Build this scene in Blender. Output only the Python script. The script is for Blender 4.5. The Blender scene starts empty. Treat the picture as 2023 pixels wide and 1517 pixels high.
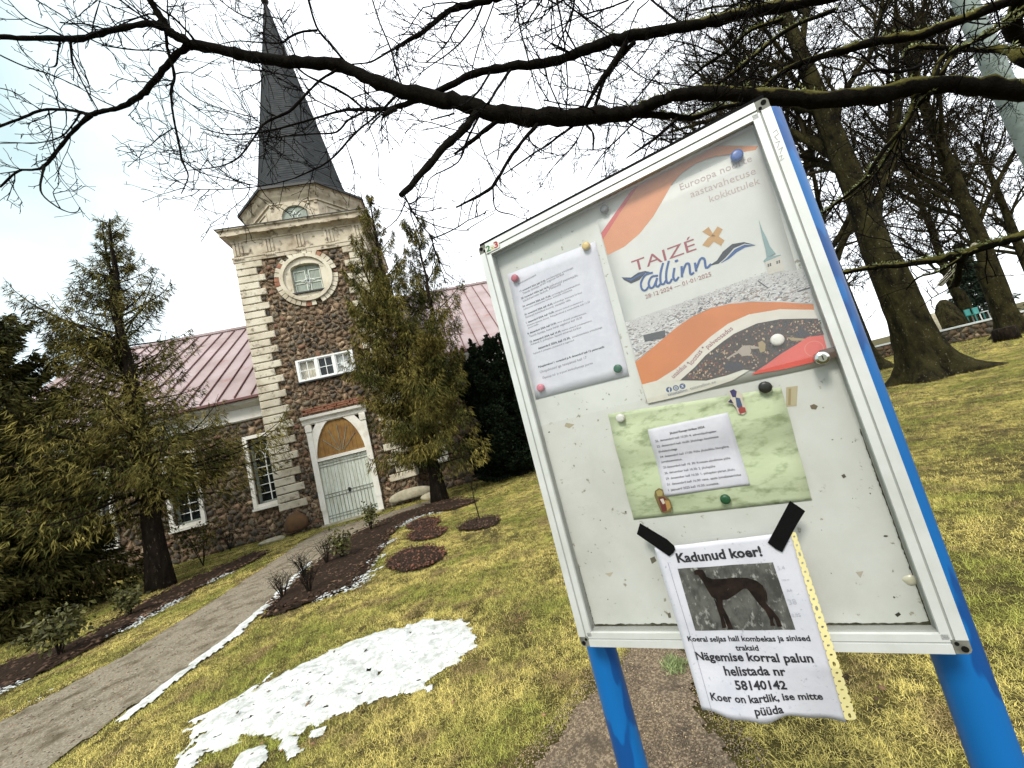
import bpy, bmesh, math, random
import numpy as np
from mathutils import Vector, Matrix
random.seed(7); RNG = np.random.default_rng(7)
sc = bpy.context.scene
COL = sc.collection
# ------------------------------------------------------------------ camera
IW, IH, FPX = 2023.0, 1517.0, 780.0
CX, CY = IW/2, IH/2
def _ray(x, y): return np.array([(x-CX)/FPX, -(y-CY)/FPX, -1.0])
def nz(v): return v/np.linalg.norm(v)
_up = nz(_ray(-645, -5631)); _X = _ray(5324, -240); _X = nz(_X-_X.dot(_up)*_up); _Y = np.cross(_up, _X)
CM = np.array([_X, _Y, _up])            # world = CM @ camera
EYE = np.array([0, 0, 1.6])
cam_d = bpy.data.cameras.new('camera'); cam = bpy.data.objects.new('camera', cam_d); COL.objects.link(cam)
cam.matrix_world = Matrix([[*CM[0], 0], [*CM[1], 0], [*CM[2], 1.6], [0, 0, 0, 1]])
cam_d.sensor_fit = 'HORIZONTAL'; cam_d.sensor_width = 36; cam_d.lens = 36*FPX/IW
cam_d.clip_start = 0.05; cam_d.clip_end = 2000
sc.camera = cam
# ------------------------------------------------------------------ world, sun, exposure
SUN_EL, SUN_AZ = math.radians(48), math.radians(215)
wd = bpy.data.worlds.new('World'); sc.world = wd; wd.use_nodes = True
nt = wd.node_tree; nt.nodes.clear()
o_ = nt.nodes.new('ShaderNodeOutputWorld'); sky = nt.nodes.new('ShaderNodeTexSky'); sky.sky_type = 'NISHITA'
sky.sun_disc = False; sky.sun_elevation = SUN_EL; sky.sun_rotation = SUN_AZ; sky.air_density = 1.0; sky.dust_density = 2.0
b1 = nt.nodes.new('ShaderNodeBackground'); b1.inputs['Strength'].default_value = 0.15
nt.links.new(sky.outputs[0], b1.inputs['Color'])
b2 = nt.nodes.new('ShaderNodeBackground'); b2.inputs['Strength'].default_value = 0.95     # high thin cloud
tc = nt.nodes.new('ShaderNodeTexCoord'); ns = nt.nodes.new('ShaderNodeTexNoise'); ns.inputs['Scale'].default_value = 1.3
ns.inputs['Detail'].default_value = 5; nt.links.new(tc.outputs['Generated'], ns.inputs['Vector'])
cr = nt.nodes.new('ShaderNodeValToRGB'); cr.color_ramp.elements[0].position = .35; cr.color_ramp.elements[1].position = .62
cr.color_ramp.elements[0].color = (.37, .475, .47, 1); cr.color_ramp.elements[1].color = (.90, .93, .95, 1)
sx_ = nt.nodes.new('ShaderNodeSeparateXYZ'); nt.links.new(tc.outputs['Generated'], sx_.inputs[0])      # the cloud thins out towards the west
ma_ = nt.nodes.new('ShaderNodeMath'); ma_.operation = 'MULTIPLY_ADD'; ma_.inputs[1].default_value = .42; nt.links.new(sx_.outputs['X'], ma_.inputs[0]); nt.links.new(ns.outputs['Fac'], ma_.inputs[2])
ma2_ = nt.nodes.new('ShaderNodeMath'); ma2_.operation = 'ADD'; ma2_.inputs[1].default_value = .20; nt.links.new(ma_.outputs[0], ma2_.inputs[0]); nt.links.new(ma2_.outputs[0], cr.inputs['Fac']); nt.links.new(cr.outputs['Color'], b2.inputs['Color'])
mx = nt.nodes.new('ShaderNodeMixShader'); mx.inputs[0].default_value = .88
nt.links.new(b1.outputs[0], mx.inputs[1]); nt.links.new(b2.outputs[0], mx.inputs[2]); nt.links.new(mx.outputs[0], o_.inputs['Surface'])
sl = bpy.data.lights.new('sun', 'SUN'); sl.energy = 1.5; sl.angle = math.radians(14); sl.color = (1, .95, .86)
so = bpy.data.objects.new('sun', sl); COL.objects.link(so)
_sd = Vector((math.sin(SUN_AZ)*math.cos(SUN_EL), math.cos(SUN_AZ)*math.cos(SUN_EL), math.sin(SUN_EL)))
so.rotation_euler = _sd.to_track_quat('Z', 'Y').to_euler()
sc.view_settings.view_transform = 'Standard'; sc.view_settings.look = 'None'
sc.view_settings.exposure = 1.15; sc.view_settings.gamma = 1; sc.view_settings.use_curve_mapping = False

# ------------------------------------------------------------------ pixel -> place helpers
def wray(x, y): return CM @ _ray(x, y)
def gpt(x, y, z=0.0):
    d = wray(x, y); return EYE + d*(z-EYE[2])/d[2]
def cpt(x, y, depth): return EYE + wray(x, y)*depth
def zat(x, y, Y):
    d = wray(x, y); return EYE + d*Y/d[1]
BD = np.array([0.803, -0.596, 0.0]); BD = BD/np.linalg.norm(BD)          # board: direction to its right
BN = np.array([-BD[1]*-1*-1, 0, 0]); BN = np.array([BD[1], -BD[0], 0.0])  # towards the camera
UP = np.array([0, 0, 1.0])
def bpt(x, y, d):                        # pixel -> point on the upright plane d metres before the lens
    r = wray(x, y); return EYE + r*(-d/(r.dot(BN)))
def buz(u, z, d): return np.array([0, 0, 1.6]) + BD*u + UP*z - BN*d       # board coordinates (z from eye height)

# ------------------------------------------------------------------ objects
def tag(o, label=None, cat=None, group=None, kind=None):
    if label: o['label'] = label
    if cat: o['category'] = cat
    if group: o['group'] = group
    if kind: o['kind'] = kind
    return o
def thing(name, loc, label, cat, group=None):
    o = bpy.data.objects.new(name, None); o.empty_display_size = .1; COL.objects.link(o); o.location = Vector(loc)
    return tag(o, label, cat, group)
def org(p):
    v = Vector((0, 0, 0))
    while p is not None: v = v + p.location; p = p.parent
    return v
def mesh_np(name, V, F, smooth=False):
    """V Nx3, F MxK array or list of tuples"""
    me = bpy.data.meshes.new(name)
    if isinstance(F, np.ndarray):
        m, k = F.shape
        me.vertices.add(len(V)); me.vertices.foreach_set('co', np.asarray(V, dtype=np.float32).ravel())
        me.loops.add(m*k); me.loops.foreach_set('vertex_index', F.astype(np.int32).ravel())
        me.polygons.add(m); me.polygons.foreach_set('loop_start', np.arange(0, m*k, k, dtype=np.int32))
        if smooth: me.polygons.foreach_set('use_smooth', np.ones(m, dtype=bool))
        me.update(calc_edges=True)
    else:
        me.from_pydata([tuple(map(float, v)) for v in V], [], F); me.update()
        if smooth: me.polygons.foreach_set('use_smooth', [True]*len(me.polygons))
    return me
def link(name, me, mat=None, parent=None, loc=None):
    o = bpy.data.objects.new(name, me); COL.objects.link(o)
    if parent is not None: o.parent = parent
    if loc is not None: o.location = Vector(loc)
    if mat is not None and len(me.materials) == 0: me.materials.append(mat)
    return o
def obj(name, V, F, mat, parent=None, smooth=False):
    """V in world coordinates; the object's origin goes to its parent's place, or to its own base"""
    V = np.asarray(V, dtype=float)
    if parent is not None:
        g = np.array(org(parent)); o = link(name, mesh_np(name, V-g, F, smooth), mat, parent)
    else:
        g = np.array([V[:, 0].mean(), V[:, 1].mean(), V[:, 2].min()]); o = link(name, mesh_np(name, V-g, F, smooth), mat, None, g)
    return o
class MB:
    def __init__(s): s.v = []; s.f = []; s.n = 0
    def add(s, V, F):
        V = np.asarray(V, dtype=float); s.v.append(V); s.f += [tuple(i+s.n for i in f) for f in F]; s.n += len(V)
    def box(s, lo, hi):
        (a, b, c), (d, e, f) = lo, hi
        s.add([(a,b,c),(d,b,c),(d,e,c),(a,e,c),(a,b,f),(d,b,f),(d,e,f),(a,e,f)], [(0,3,2,1),(4,5,6,7),(0,1,5,4),(1,2,6,5),(2,3,7,6),(3,0,4,7)])
    def prism(s, pts, axis_fn, d0, d1):
        """pts 2-D polygon; axis_fn(a,b,d)->xyz"""
        n = len(pts); s.add([axis_fn(a, b, d0) for a, b in pts]+[axis_fn(a, b, d1) for a, b in pts],
            [tuple(range(n-1, -1, -1)), tuple(range(n, 2*n))]+[(i, (i+1) % n, n+(i+1) % n, n+i) for i in range(n)])
    def tube(s, P, R, k=6, cap=True, jit=0):
        V, F = tubeVF(P, R, k, cap, jit); s.add(V, F)
    def obj(s, name, mat, parent=None, smooth=False): return obj(name, np.vstack(s.v), s.f, mat, parent, smooth)
def tubeVF(P, R, k=6, cap=True, jit=0):
    P = np.asarray(P, float); n = len(P); T = np.gradient(P, axis=0); T /= (np.linalg.norm(T, axis=1)[:, None]+1e-9)
    ref = np.array([.31, .17, .93]) if abs(T[0, 2]) < .8 else np.array([.97, .2, .1])
    A = np.cross(T, ref); A /= (np.linalg.norm(A, axis=1)[:, None]+1e-9); B = np.cross(T, A)
    th = np.arange(k)*2*math.pi/k; R = np.asarray(R, float)
    rr = R[:, None]*(1+(jit*RNG.uniform(-1, 1, (n, k)) if jit else 0))*np.ones((n, k))
    V = P[:, None, :]+rr[..., None]*(A[:, None, :]*np.cos(th)[None, :, None]+B[:, None, :]*np.sin(th)[None, :, None])
    V = V.reshape(-1, 3); F = []
    for i in range(n-1):
        for j in range(k): F.append((i*k+j, i*k+(j+1) % k, (i+1)*k+(j+1) % k, (i+1)*k+j))
    if cap: F.append(tuple(range(k-1, -1, -1))); F.append(tuple(range((n-1)*k, n*k)))
    return V, F
class Twigs:
    """many thin tubes, quads only, numpy"""
    def __init__(s): s.v = []; s.f = []; s.n = 0; s.c = {}
    def add(s, P, R, k=3):
        P = np.asarray(P, float); n = len(P); T = np.empty_like(P); T[:-1] = P[1:]-P[:-1]; T[-1] = T[-2]
        T /= (np.sqrt((T*T).sum(1))[:, None]+1e-9)
        ref = np.array([.31, .17, .93]) if abs(T[0, 2]) < .85 else np.array([.97, .2, .1])
        A = np.cross(T, ref); A /= (np.sqrt((A*A).sum(1))[:, None]+1e-9); B = np.cross(T, A)
        th = np.arange(k)*2*math.pi/k; R = np.asarray(R, float)
        V = P[:, None, :]+R[:, None, None]*(A[:, None, :]*np.cos(th)[None, :, None]+B[:, None, :]*np.sin(th)[None, :, None])
        key = (n, k)
        if key not in s.c:
            F = []
            for i in range(n-1):
                for j in range(k): F.append((i*k+j, i*k+(j+1) % k, (i+1)*k+(j+1) % k, (i+1)*k+j))
            s.c[key] = np.array(F)
        s.v.append(V.reshape(-1, 3)); s.f.append(s.c[key]+s.n); s.n += n*k
    def obj(s, name, mat, parent, smooth=True): return obj(name, np.vstack(s.v), np.vstack(s.f), mat, parent, smooth)

# ------------------------------------------------------------------ materials
def mat(name, col, rough=.85, col2=None, scale=5.0, detail=6, lo=.35, hi=.65, bump=0.0, bscale=None, metal=0.0, spec=None,
        col3=None, scale3=None, lo3=.55, hi3=.65, island=0.0, coord='Object', stretch=None, bdist=.02):
    m = bpy.data.materials.new(name); m.use_nodes = True; t = m.node_tree; N = t.nodes; L = t.links
    b = N['Principled BSDF']; b.inputs['Roughness'].default_value = rough; b.inputs['Metallic'].default_value = metal
    if spec is not None: b.inputs['Specular IOR Level'].default_value = spec
    c = N.new('ShaderNodeTexCoord'); vec = N.new('ShaderNodeNewGeometry').outputs['Position'] if coord == 'World' else c.outputs[coord]
    if stretch:
        mp = N.new('ShaderNodeMapping'); mp.inputs['Scale'].default_value = stretch; L.new(vec, mp.inputs['Vector']); vec = mp.outputs[0]
    cur = None
    def noise(sca, det=6, rgh=.6):
        n = N.new('ShaderNodeTexNoise'); n.inputs['Scale'].default_value = sca; n.inputs['Detail'].default_value = det
        n.inputs['Roughness'].default_value = rgh; L.new(vec, n.inputs['Vector']); return n
    def ramp(src, a, z):
        r = N.new('ShaderNodeMapRange'); r.inputs['From Min'].default_value = a; r.inputs['From Max'].default_value = z; L.new(src, r.inputs['Value']); return r.outputs['Result']
    def mix(fac, A, B):
        x = N.new('ShaderNodeMix'); x.data_type = 'RGBA'; L.new(fac, x.inputs['Factor'])
        for s_, v in ((6, A), (7, B)):
            if isinstance(v, tuple): x.inputs[s_].default_value = (*v, 1)
            else: L.new(v, x.inputs[s_])
        return x.outputs[2]
    cur = tuple(col)
    if col2 is not None: cur = mix(ramp(noise(scale, detail).outputs['Fac'], lo, hi), cur, tuple(col2))
    if col3 is not None: cur = mix(ramp(noise(scale3 or scale*4, 5).outputs['Fac'], lo3, hi3), cur, tuple(col3))
    if island:
        g = N.new('ShaderNodeNewGeometry'); h = N.new('ShaderNodeHueSaturation')
        r = N.new('ShaderNodeMapRange'); r.inputs['To Min'].default_value = 1-island; r.inputs['To Max'].default_value = 1+island
        L.new(g.outputs['Random Per Island'], r.inputs['Value']); L.new(r.outputs['Result'], h.inputs['Value'])
        if isinstance(cur, tuple): h.inputs['Color'].default_value = (*cur, 1)
        else: L.new(cur, h.inputs['Color'])
        cur = h.outputs['Color']
    if isinstance(cur, tuple): b.inputs['Base Color'].default_value = (*cur, 1)
    else: L.new(cur, b.inputs['Base Color'])
    if bump:
        bn = noise(bscale or scale*3, 8, .65); bp = N.new('ShaderNodeBump'); bp.inputs['Strength'].default_value = bump; bp.inputs['Distance'].default_value = bdist
        L.new(bn.outputs['Fac'], bp.inputs['Height']); L.new(bp.outputs['Normal'], b.inputs['Normal'])
    return m
def glassmat(name, refl=1.0, tint=(1, 1, 1)):
    m = bpy.data.materials.new(name); m.use_nodes = True; t = m.node_tree; N = t.nodes; L = t.links; N.clear()
    o = N.new('ShaderNodeOutputMaterial'); lw = N.new('ShaderNodeLayerWeight'); pw = N.new('ShaderNodeMath'); pw.operation = 'POWER'; pw.inputs[1].default_value = 5; L.new(lw.outputs['Facing'], pw.inputs[0])
    f = N.new('ShaderNodeMath'); f.operation = 'MULTIPLY_ADD'; f.inputs[1].default_value = .96; f.inputs[2].default_value = .04; L.new(pw.outputs[0], f.inputs[0])
    tr = N.new('ShaderNodeBsdfTransparent'); tr.inputs['Color'].default_value = (*tint, 1); g = N.new('ShaderNodeBsdfGlossy'); g.inputs['Roughness'].default_value = .01
    x = N.new('ShaderNodeMixShader'); L.new(f.outputs[0], x.inputs[0]); L.new(tr.outputs[0], x.inputs[1]); L.new(g.outputs[0], x.inputs[2]); L.new(x.outputs[0], o.inputs['Surface'])
    return m
def rgb(r, g, b):
    f = lambda c: ((c/255+.055)/1.055)**2.4 if c > 10 else c/255/12.92
    return (f(r), f(g), f(b))
M = {}
M['lawn'] = mat('lawn', (.10, .085, .025), .95, (.05, .04, .012), 2.2, col3=(.03, .022, .012), scale3=9, lo3=.5, hi3=.66, bump=.8, bscale=40, spec=.1)
M['blade'] = mat('grass_blade', (.66, .55, .17), .8, (.33, .34, .075), .75, lo=.44, hi=.58, island=.6, col3=(.34, .25, .11), scale3=2.1, lo3=.52, hi3=.64, spec=.1, coord='World')
M['dirt'] = mat('dirt', (.12, .085, .05), .95, (.30, .23, .15), 70, lo=.48, hi=.58, col3=(.055, .04, .025), scale3=6, lo3=.5, hi3=.7, bump=.8, bscale=120)
M['gravel_pale'] = mat('pale_grit', (.42, .34, .21), .9, (.25, .18, .10), 3, island=.6)
M['path'] = mat('path_gravel', (.21, .18, .13), .95, (.33, .29, .22), 45, lo=.48, hi=.60, col3=(.10, .08, .05), scale3=3.2, lo3=.48, hi3=.68, bump=.8, bscale=70, spec=.1)
M['pebble'] = mat('pebble', (.22, .16, .10), .85, (.2, .15, .1), 3, island=.75)
M['mulch'] = mat('mulch', (.014, .009, .006), .95, (.036, .022, .014), 12, spec=.1, bump=.8, bscale=40)
M['chip'] = mat('bark_chip', (.034, .020, .013), .9, (.11, .07, .045), 2, spec=.1, island=.8)
M['heather'] = mat('heather', (.045, .022, .013), .9, (.15, .055, .03), 3, island=.8)
M['snow'] = mat('snow', (.60, .62, .60), .7, (.38, .39, .36), 12, lo=.46, hi=.66, col3=(.30, .29, .22), scale3=60, lo3=.54, hi3=.70, bump=.5, bscale=22, bdist=.03)
M['mortar'] = mat('mortar', (.15, .105, .062), .95, (.32, .25, .17), 9, lo=.45, hi=.6, col3=(.03, .02, .013), scale3=12, lo3=.48, hi3=.6, bump=1.0, bscale=16, bdist=.06, spec=.1)
STONEC = [(.080, .052, .030), (.14, .092, .055), (.20, .132, .080), (.075, .062, .046), (.27, .195, .125), (.14, .115, .080), (.15, .080, .048), (.035, .028, .022)]
STM = [mat('fieldstone_%s' % n, c, .9, tuple(x*1.6 for x in c), 5, col3=tuple(x*.35 for x in c), scale3=11, lo3=.52, hi3=.68, bump=.8, bscale=22)
       for n, c in zip(['umber', 'brown', 'russet', 'slate', 'tan', 'grey', 'red', 'black'], STONEC)]
M['quoin'] = mat('quoin_render', (.62, .57, .45), .9, (.40, .345, .25), 1.1, lo=.42, hi=.66, col3=(.17, .135, .09), scale3=6, lo3=.56, hi3=.72, bump=.3, bscale=25)
M['render'] = mat('stained_render', (.52, .46, .35), .9, (.33, .27, .19), 1.6, lo=.42, hi=.66, col3=(.10, .075, .05), scale3=4.5, lo3=.54, hi3=.68, bump=.4, bscale=20)
M['whitewash'] = mat('white_render', (.78, .76, .69), .85, (.60, .56, .46), 3, lo=.5, hi=.75, bump=.2, bscale=20)
M['brick'] = mat('red_brick', (.20, .07, .035), .9, (.30, .15, .09), 6, bump=.4, bscale=20, island=.3)
M['ochre'] = mat('ochre_boards', (.28, .155, .035), .8, (.18, .085, .02), 3, bump=.2)
M['door'] = mat('door_paint', (.62, .66, .59), .8, (.46, .48, .38), 2.5, lo=.4, hi=.7, col3=(.25, .22, .13), scale3=8, lo3=.6, hi3=.75, stretch=(4, 4, .7))
M['iron'] = mat('iron', (.30, .33, .29), .6, (.16, .16, .12), 4)
M['black'] = mat('black_iron', (.012, .012, .012), .5)
M['shutter'] = mat('shutter', (.30, .34, .29), .8, (.20, .23, .19), 6, stretch=(5, 5, .8))
M['white_paint'] = mat('white_paint', (.78, .80, .78), .5, (.6, .6, .55), 9, lo=.55, hi=.8)
M['spire'] = mat('spire_slate', (.028, .031, .033), .8, (.050, .054, .056), 2.5, col3=(.02, .022, .024), scale3=10, lo3=.5, hi3=.7, stretch=(1, 1, 2.5), spec=.15)
M['spire_edge'] = mat('dark_sheet_metal', (.012, .011, .010), .6)
M['roof'] = mat('roof_metal', (.36, .285, .285), .6, (.25, .18, .17), .7, lo=.4, hi=.7, col3=(.28, .12, .10), scale3=1.6, lo3=.6, hi3=.75, spec=.4)
M['seam'] = mat('roof_seam', (.14, .055, .05), .6)
M['dark_glass'] = mat('window_glass', (.012, .016, .016), .08, spec=.6)
M['curtain'] = mat('curtain', (.62, .58, .46), .9)
M['bark'] = mat('bark', (.008, .006, .0045), .95, (.022, .016, .011), 9, spec=.08, col3=(.08, .065, .045), scale3=22, lo3=.6, hi3=.7, bump=1.0, bscale=22, stretch=(1, 1, .35))
M['bark_far'] = mat('bark_far', (.007, .006, .004), .95, (.040, .035, .014), 3, spec=.04, col3=(.13, .12, .08), scale3=20, lo3=.63, hi3=.68, bump=1.0, bscale=12, bdist=.08, stretch=(1, 1, .5))
M['twig_far'] = mat('twig_far', (.010, .008, .005), .9, (.040, .032, .015), .5, spec=.06)
M['twig'] = mat('twig', (.006, .005, .004), .95, spec=.04)
def mossy():
    m = mat('mossy_bark', (.005, .004, .003), .95, (.012, .010, .007), 14, spec=.04, bump=1.0, bscale=50)
    t = m.node_tree; N = t.nodes; L = t.links; b = N['Principled BSDF']
    g = N.new('ShaderNodeNewGeometry'); s = N.new('ShaderNodeSeparateXYZ'); L.new(g.outputs['Normal'], s.inputs[0])
    c = N.new('ShaderNodeTexCoord'); n = N.new('ShaderNodeTexNoise'); n.inputs['Scale'].default_value = 6; n.inputs['Detail'].default_value = 8; L.new(c.outputs['Object'], n.inputs['Vector'])
    sx = N.new('ShaderNodeSeparateXYZ'); L.new(g.outputs['Position'], sx.inputs[0])      # moss grows nearer the trunk (towards +X)
    rx = N.new('ShaderNodeMapRange'); rx.inputs['From Min'].default_value = 1.6; rx.inputs['From Max'].default_value = 4.0; rx.inputs['To Min'].default_value = -.55; rx.inputs['To Max'].default_value = .05; L.new(sx.outputs['X'], rx.inputs['Value'])
    a = N.new('ShaderNodeMath'); a.operation = 'MULTIPLY_ADD'; a.inputs[1].default_value = .35; L.new(s.outputs['Z'], a.inputs[0]); L.new(n.outputs['Fac'], a.inputs[2])
    a2 = N.new('ShaderNodeMath'); a2.operation = 'ADD'; L.new(a.outputs[0], a2.inputs[0]); L.new(rx.outputs['Result'], a2.inputs[1])
    r = N.new('ShaderNodeMapRange'); r.inputs['From Min'].default_value = .55; r.inputs['From Max'].default_value = .68; L.new(a2.outputs[0], r.inputs['Value'])
    n2 = N.new('ShaderNodeTexNoise'); n2.inputs['Scale'].default_value = 25; L.new(c.outputs['Object'], n2.inputs['Vector'])
    mo = N.new('ShaderNodeMix'); mo.data_type = 'RGBA'; L.new(n2.outputs['Fac'], mo.inputs['Factor']); mo.inputs[6].default_value = (.035, .035, .008, 1); mo.inputs[7].default_value = (.17, .15, .045, 1)
    x = N.new('ShaderNodeMix'); x.data_type = 'RGBA'; L.new(r.outputs['Result'], x.inputs['Factor'])
    old = b.inputs['Base Color'].links[0].from_socket; L.new(old, x.inputs[6]); L.new(mo.outputs[2], x.inputs[7]); L.new(x.outputs[2], b.inputs['Base Color'])
    return m
M['mossy'] = mossy()
M['lichen'] = mat('lichen', (.30, .33, .15), .95, island=.5)
M['thuja'] = mat('thuja_foliage', (.045, .048, .012), .85, (.165, .135, .036), 1.1, lo=.42, hi=.6, island=.8, spec=.08)
M['thuja_dark'] = mat('dark_thuja_foliage', (.030, .034, .010), .85, (.085, .075, .020), 1.0, island=.8, spec=.12)
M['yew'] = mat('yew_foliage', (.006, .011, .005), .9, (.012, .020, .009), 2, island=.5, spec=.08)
M['rhodo'] = mat('rhododendron_leaf', (.11, .105, .022), .7, (.045, .045, .012), 5, island=.6)
M['boulder'] = mat('boulder', (.13, .065, .022), .95, (.075, .04, .02), 3, bump=.8, bscale=18)
M['pale_stone'] = mat('pale_stone', (.42, .38, .28), .9, (.27, .24, .16), 5, bump=.6, bscale=16)
M['galv'] = mat('galvanised_steel', (.25, .30, .28), .7, (.16, .20, .18), 5, col3=(.11, .14, .09), scale3=14, lo3=.56, hi3=.7, metal=.15)
M['conifer_far'] = mat('far_conifer', (.018, .035, .016), .9, island=.5)
M['teal'] = mat('teal_plastic', (.03, .22, .20), .5)
M['alu'] = mat('anodised_aluminium', (.64, .65, .635), .42, (.55, .56, .53), 12, metal=.25, stretch=(1, 1, 1))
M['alu_groove'] = mat('profile_groove', (.30, .31, .29), .6)
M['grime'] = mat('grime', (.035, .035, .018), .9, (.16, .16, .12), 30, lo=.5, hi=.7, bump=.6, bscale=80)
M['corner'] = mat('grey_plastic', (.20, .20, .17), .7, (.09, .09, .07), 40)
M['board'] = mat('board_panel', (.545, .555, .525), .55, (.44, .45, .41), 5, col3=(.24, .22, .16), scale3=70, lo3=.645, hi3=.70)
M['rubber'] = mat('black_rubber', (.006, .006, .006), .9, spec=.1)
def bluepaint():
    m = mat('blue_paint', (.002, .115, .36), .42, (.002, .060, .23), 3, detail=3, lo=.50, hi=.52, stretch=(3, 3, .9), col3=(.002, .03, .13), scale3=6, lo3=.66, hi3=.67)
    return m
M['blue'] = bluepaint()
M['tape'] = mat('black_tape', (.003, .003, .003), .7, spec=.1, bump=.15, bscale=30)
M['sleeve'] = mat('yellowed_plastic', (.70, .62, .30), .4)
M['glass'] = glassmat('thin_glass')
M['chrome'] = mat('chrome', (.62, .62, .60), .18, metal=1.0)
M['rust'] = mat('rusty_plate', (.05, .03, .02), .8, (.10, .06, .045), 60)
_pc = {}
def paint(r, g, b, rough=.6):
    k = (r, g, b, rough)
    if k not in _pc:
        c = tuple(x*.72 for x in rgb(r, g, b)); _pc[k] = mat('print_%d_%d_%d' % (r, g, b), c, rough, tuple(min(1, x*.88) for x in c), 20)
    return _pc[k]

# ------------------------------------------------------------------ ground
def inpoly(X, Y, poly):
    c = np.zeros(X.shape, bool); n = len(poly)
    for i in range(n):
        x1, y1 = poly[i][:2]; x2, y2 = poly[(i+1) % n][:2]
        if y1 == y2: continue
        c ^= ((y1 > Y) != (y2 > Y)) & (X < (x2-x1)*(Y-y1)/(y2-y1)+x1)
    return c
def edged(X, Y, poly):
    d = np.full(X.shape, 1e9); n = len(poly)
    for i in range(n):
        x1, y1 = poly[i][:2]; x2, y2 = poly[(i+1) % n][:2]; dx, dy = x2-x1, y2-y1; L2 = dx*dx+dy*dy+1e-12
        t = np.clip(((X-x1)*dx+(Y-y1)*dy)/L2, 0, 1); d = np.minimum(d, np.hypot(X-x1-t*dx, Y-y1-t*dy))
    return np.where(inpoly(X, Y, poly), d, -d)
def vnoise(X, Y, s, seed=0):
    r = np.random.default_rng(seed); T = r.random((64, 64)); x = X/s; y = Y/s; i = np.floor(x).astype(int); j = np.floor(y).astype(int); a = x-i; b = y-j
    a = a*a*(3-2*a); b = b*b*(3-2*b); g = lambda p, q: T[p % 64, q % 64]
    return (g(i, j)*(1-a)*(1-b)+g(i+1, j)*a*(1-b)+g(i, j+1)*(1-a)*b+g(i+1, j+1)*a*b)
def fnoise(X, Y, s, seed=0): return (vnoise(X, Y, s, seed)+.5*vnoise(X, Y, s/2.1, seed+1)+.25*vnoise(X, Y, s/4.3, seed+2))/1.75-.5
def patch(name, poly, res, hfn, edge_n, mt, parent=None, thr=0.0, esc=.3, seed=1, smooth=True):
    P = np.array([p[:2] for p in poly]); x0, y0 = P.min(0)-.2; x1, y1 = P.max(0)+.2
    xs = np.arange(x0, x1, res); ys = np.arange(y0, y1, res); X, Y = np.meshgrid(xs, ys, indexing='ij')
    D = edged(X, Y, P)+edge_n*2*fnoise(X, Y, esc, seed)
    if name in ('snow_patch', 'snow_remnant'): D = np.minimum(D, (.345-fnoise(X, Y, .10, 71)-.1*np.clip(.25-D, 0, .25)*4*.6)*.6)
    Z = hfn(X, Y, D); nx, ny = X.shape
    K = D > thr; V = np.stack([X, Y, Z], -1).reshape(-1, 3); I = np.arange(nx*ny).reshape(nx, ny)
    q = K[:-1, :-1] & K[1:, :-1] & K[1:, 1:] & K[:-1, 1:]
    F = np.stack([I[:-1, :-1][q], I[1:, :-1][q], I[1:, 1:][q], I[:-1, 1:][q]], -1)
    used = np.unique(F); mp = -np.ones(len(V), int); mp[used] = np.arange(len(used))
    return obj(name, V[used], mp[F], mt, parent, smooth)
gp = lambda L: [gpt(*p) for p in L]
PATH = gp([(-250, 1545), (0, 1428), (140, 1352), (270, 1282), (400, 1200), (470, 1155), (535, 1112), (590, 1074), (640, 1048), (752, 1018), (800, 1003), (850, 988), (862, 992), (790, 1018), (745, 1034), (700, 1060), (655, 1092), (600, 1135), (540, 1190), (470, 1248), (340, 1345), (220, 1430), (100, 1520), (-30, 1620), (-260, 1700)])
_pe = [p for p in PATH]; _d1 = nz(_pe[0]-_pe[3]); PATH = [_pe[0]+_d1*9]+_pe[:-1]+[_pe[-1], _pe[-1]+_d1*9]
BEDL = gp([(-60, 1345), (0, 1318), (90, 1290), (170, 1262), (250, 1212), (350, 1158), (430, 1125), (500, 1093), (535, 1092), (500, 1112), (440, 1140), (360, 1185), (290, 1222), (210, 1268), (120, 1315), (0, 1372), (-60, 1400)])
BEDR = gp([(512, 1226), (540, 1190), (590, 1145), (640, 1100), (690, 1062), (740, 1038), (790, 1018), (850, 998), (905, 985), (950, 990), (900, 1008), (840, 1018), (800, 1035), (775, 1058), (755, 1092), (730, 1130), (695, 1165), (620, 1192), (560, 1215)])
def disc(px, py, rx, ry, n=14): return gp([(px+rx*math.cos(a)*1.0, py-.2*rx*math.cos(a)+ry*math.sin(a)) for a in np.linspace(0, 2*math.pi, n, endpoint=False)])
HB = [disc(822, 1106, 62, 24), disc(845, 1056, 42, 13), disc(838, 1036, 36, 11), disc(948, 1037, 46, 12)]
SNOW = gp([(330, 1530), (345, 1500), (372, 1470), (382, 1455), (365, 1445), (420, 1410), (500, 1365), (560, 1330), (620, 1302), (700, 1265), (760, 1247), (800, 1238), (840, 1224), (880, 1227), (905, 1222), (935, 1228), (925, 1240), (945, 1252), (940, 1280), (918, 1300), (880, 1325), (860, 1330), (850, 1345), (856, 1362), (800, 1375), (730, 1390), (700, 1402), (660, 1420), (640, 1432), (610, 1440), (590, 1455), (545, 1462), (520, 1455), (480, 1455), (470, 1470), (420, 1490), (370, 1530)])
SNOW2 = [gp([(560, 1462), (592, 1458), (598, 1490), (575, 1500), (548, 1488)]), gp([(470, 1490), (520, 1475), (530, 1500), (500, 1530), (455, 1530)]),
         gp([(610, 1448), (645, 1436), (640, 1458), (618, 1466)]), gp([(376, 1428), (470, 1380), (540, 1332), (520, 1350), (450, 1400), (385, 1434)])]
STRIP = gp([(230, 1428), (340, 1340), (420, 1280), (470, 1240), (540, 1180), (600, 1120), (622, 1106), (606, 1128), (548, 1188), (478, 1252), (425, 1292), (345, 1354), (300, 1392), (240, 1436)])
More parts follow.
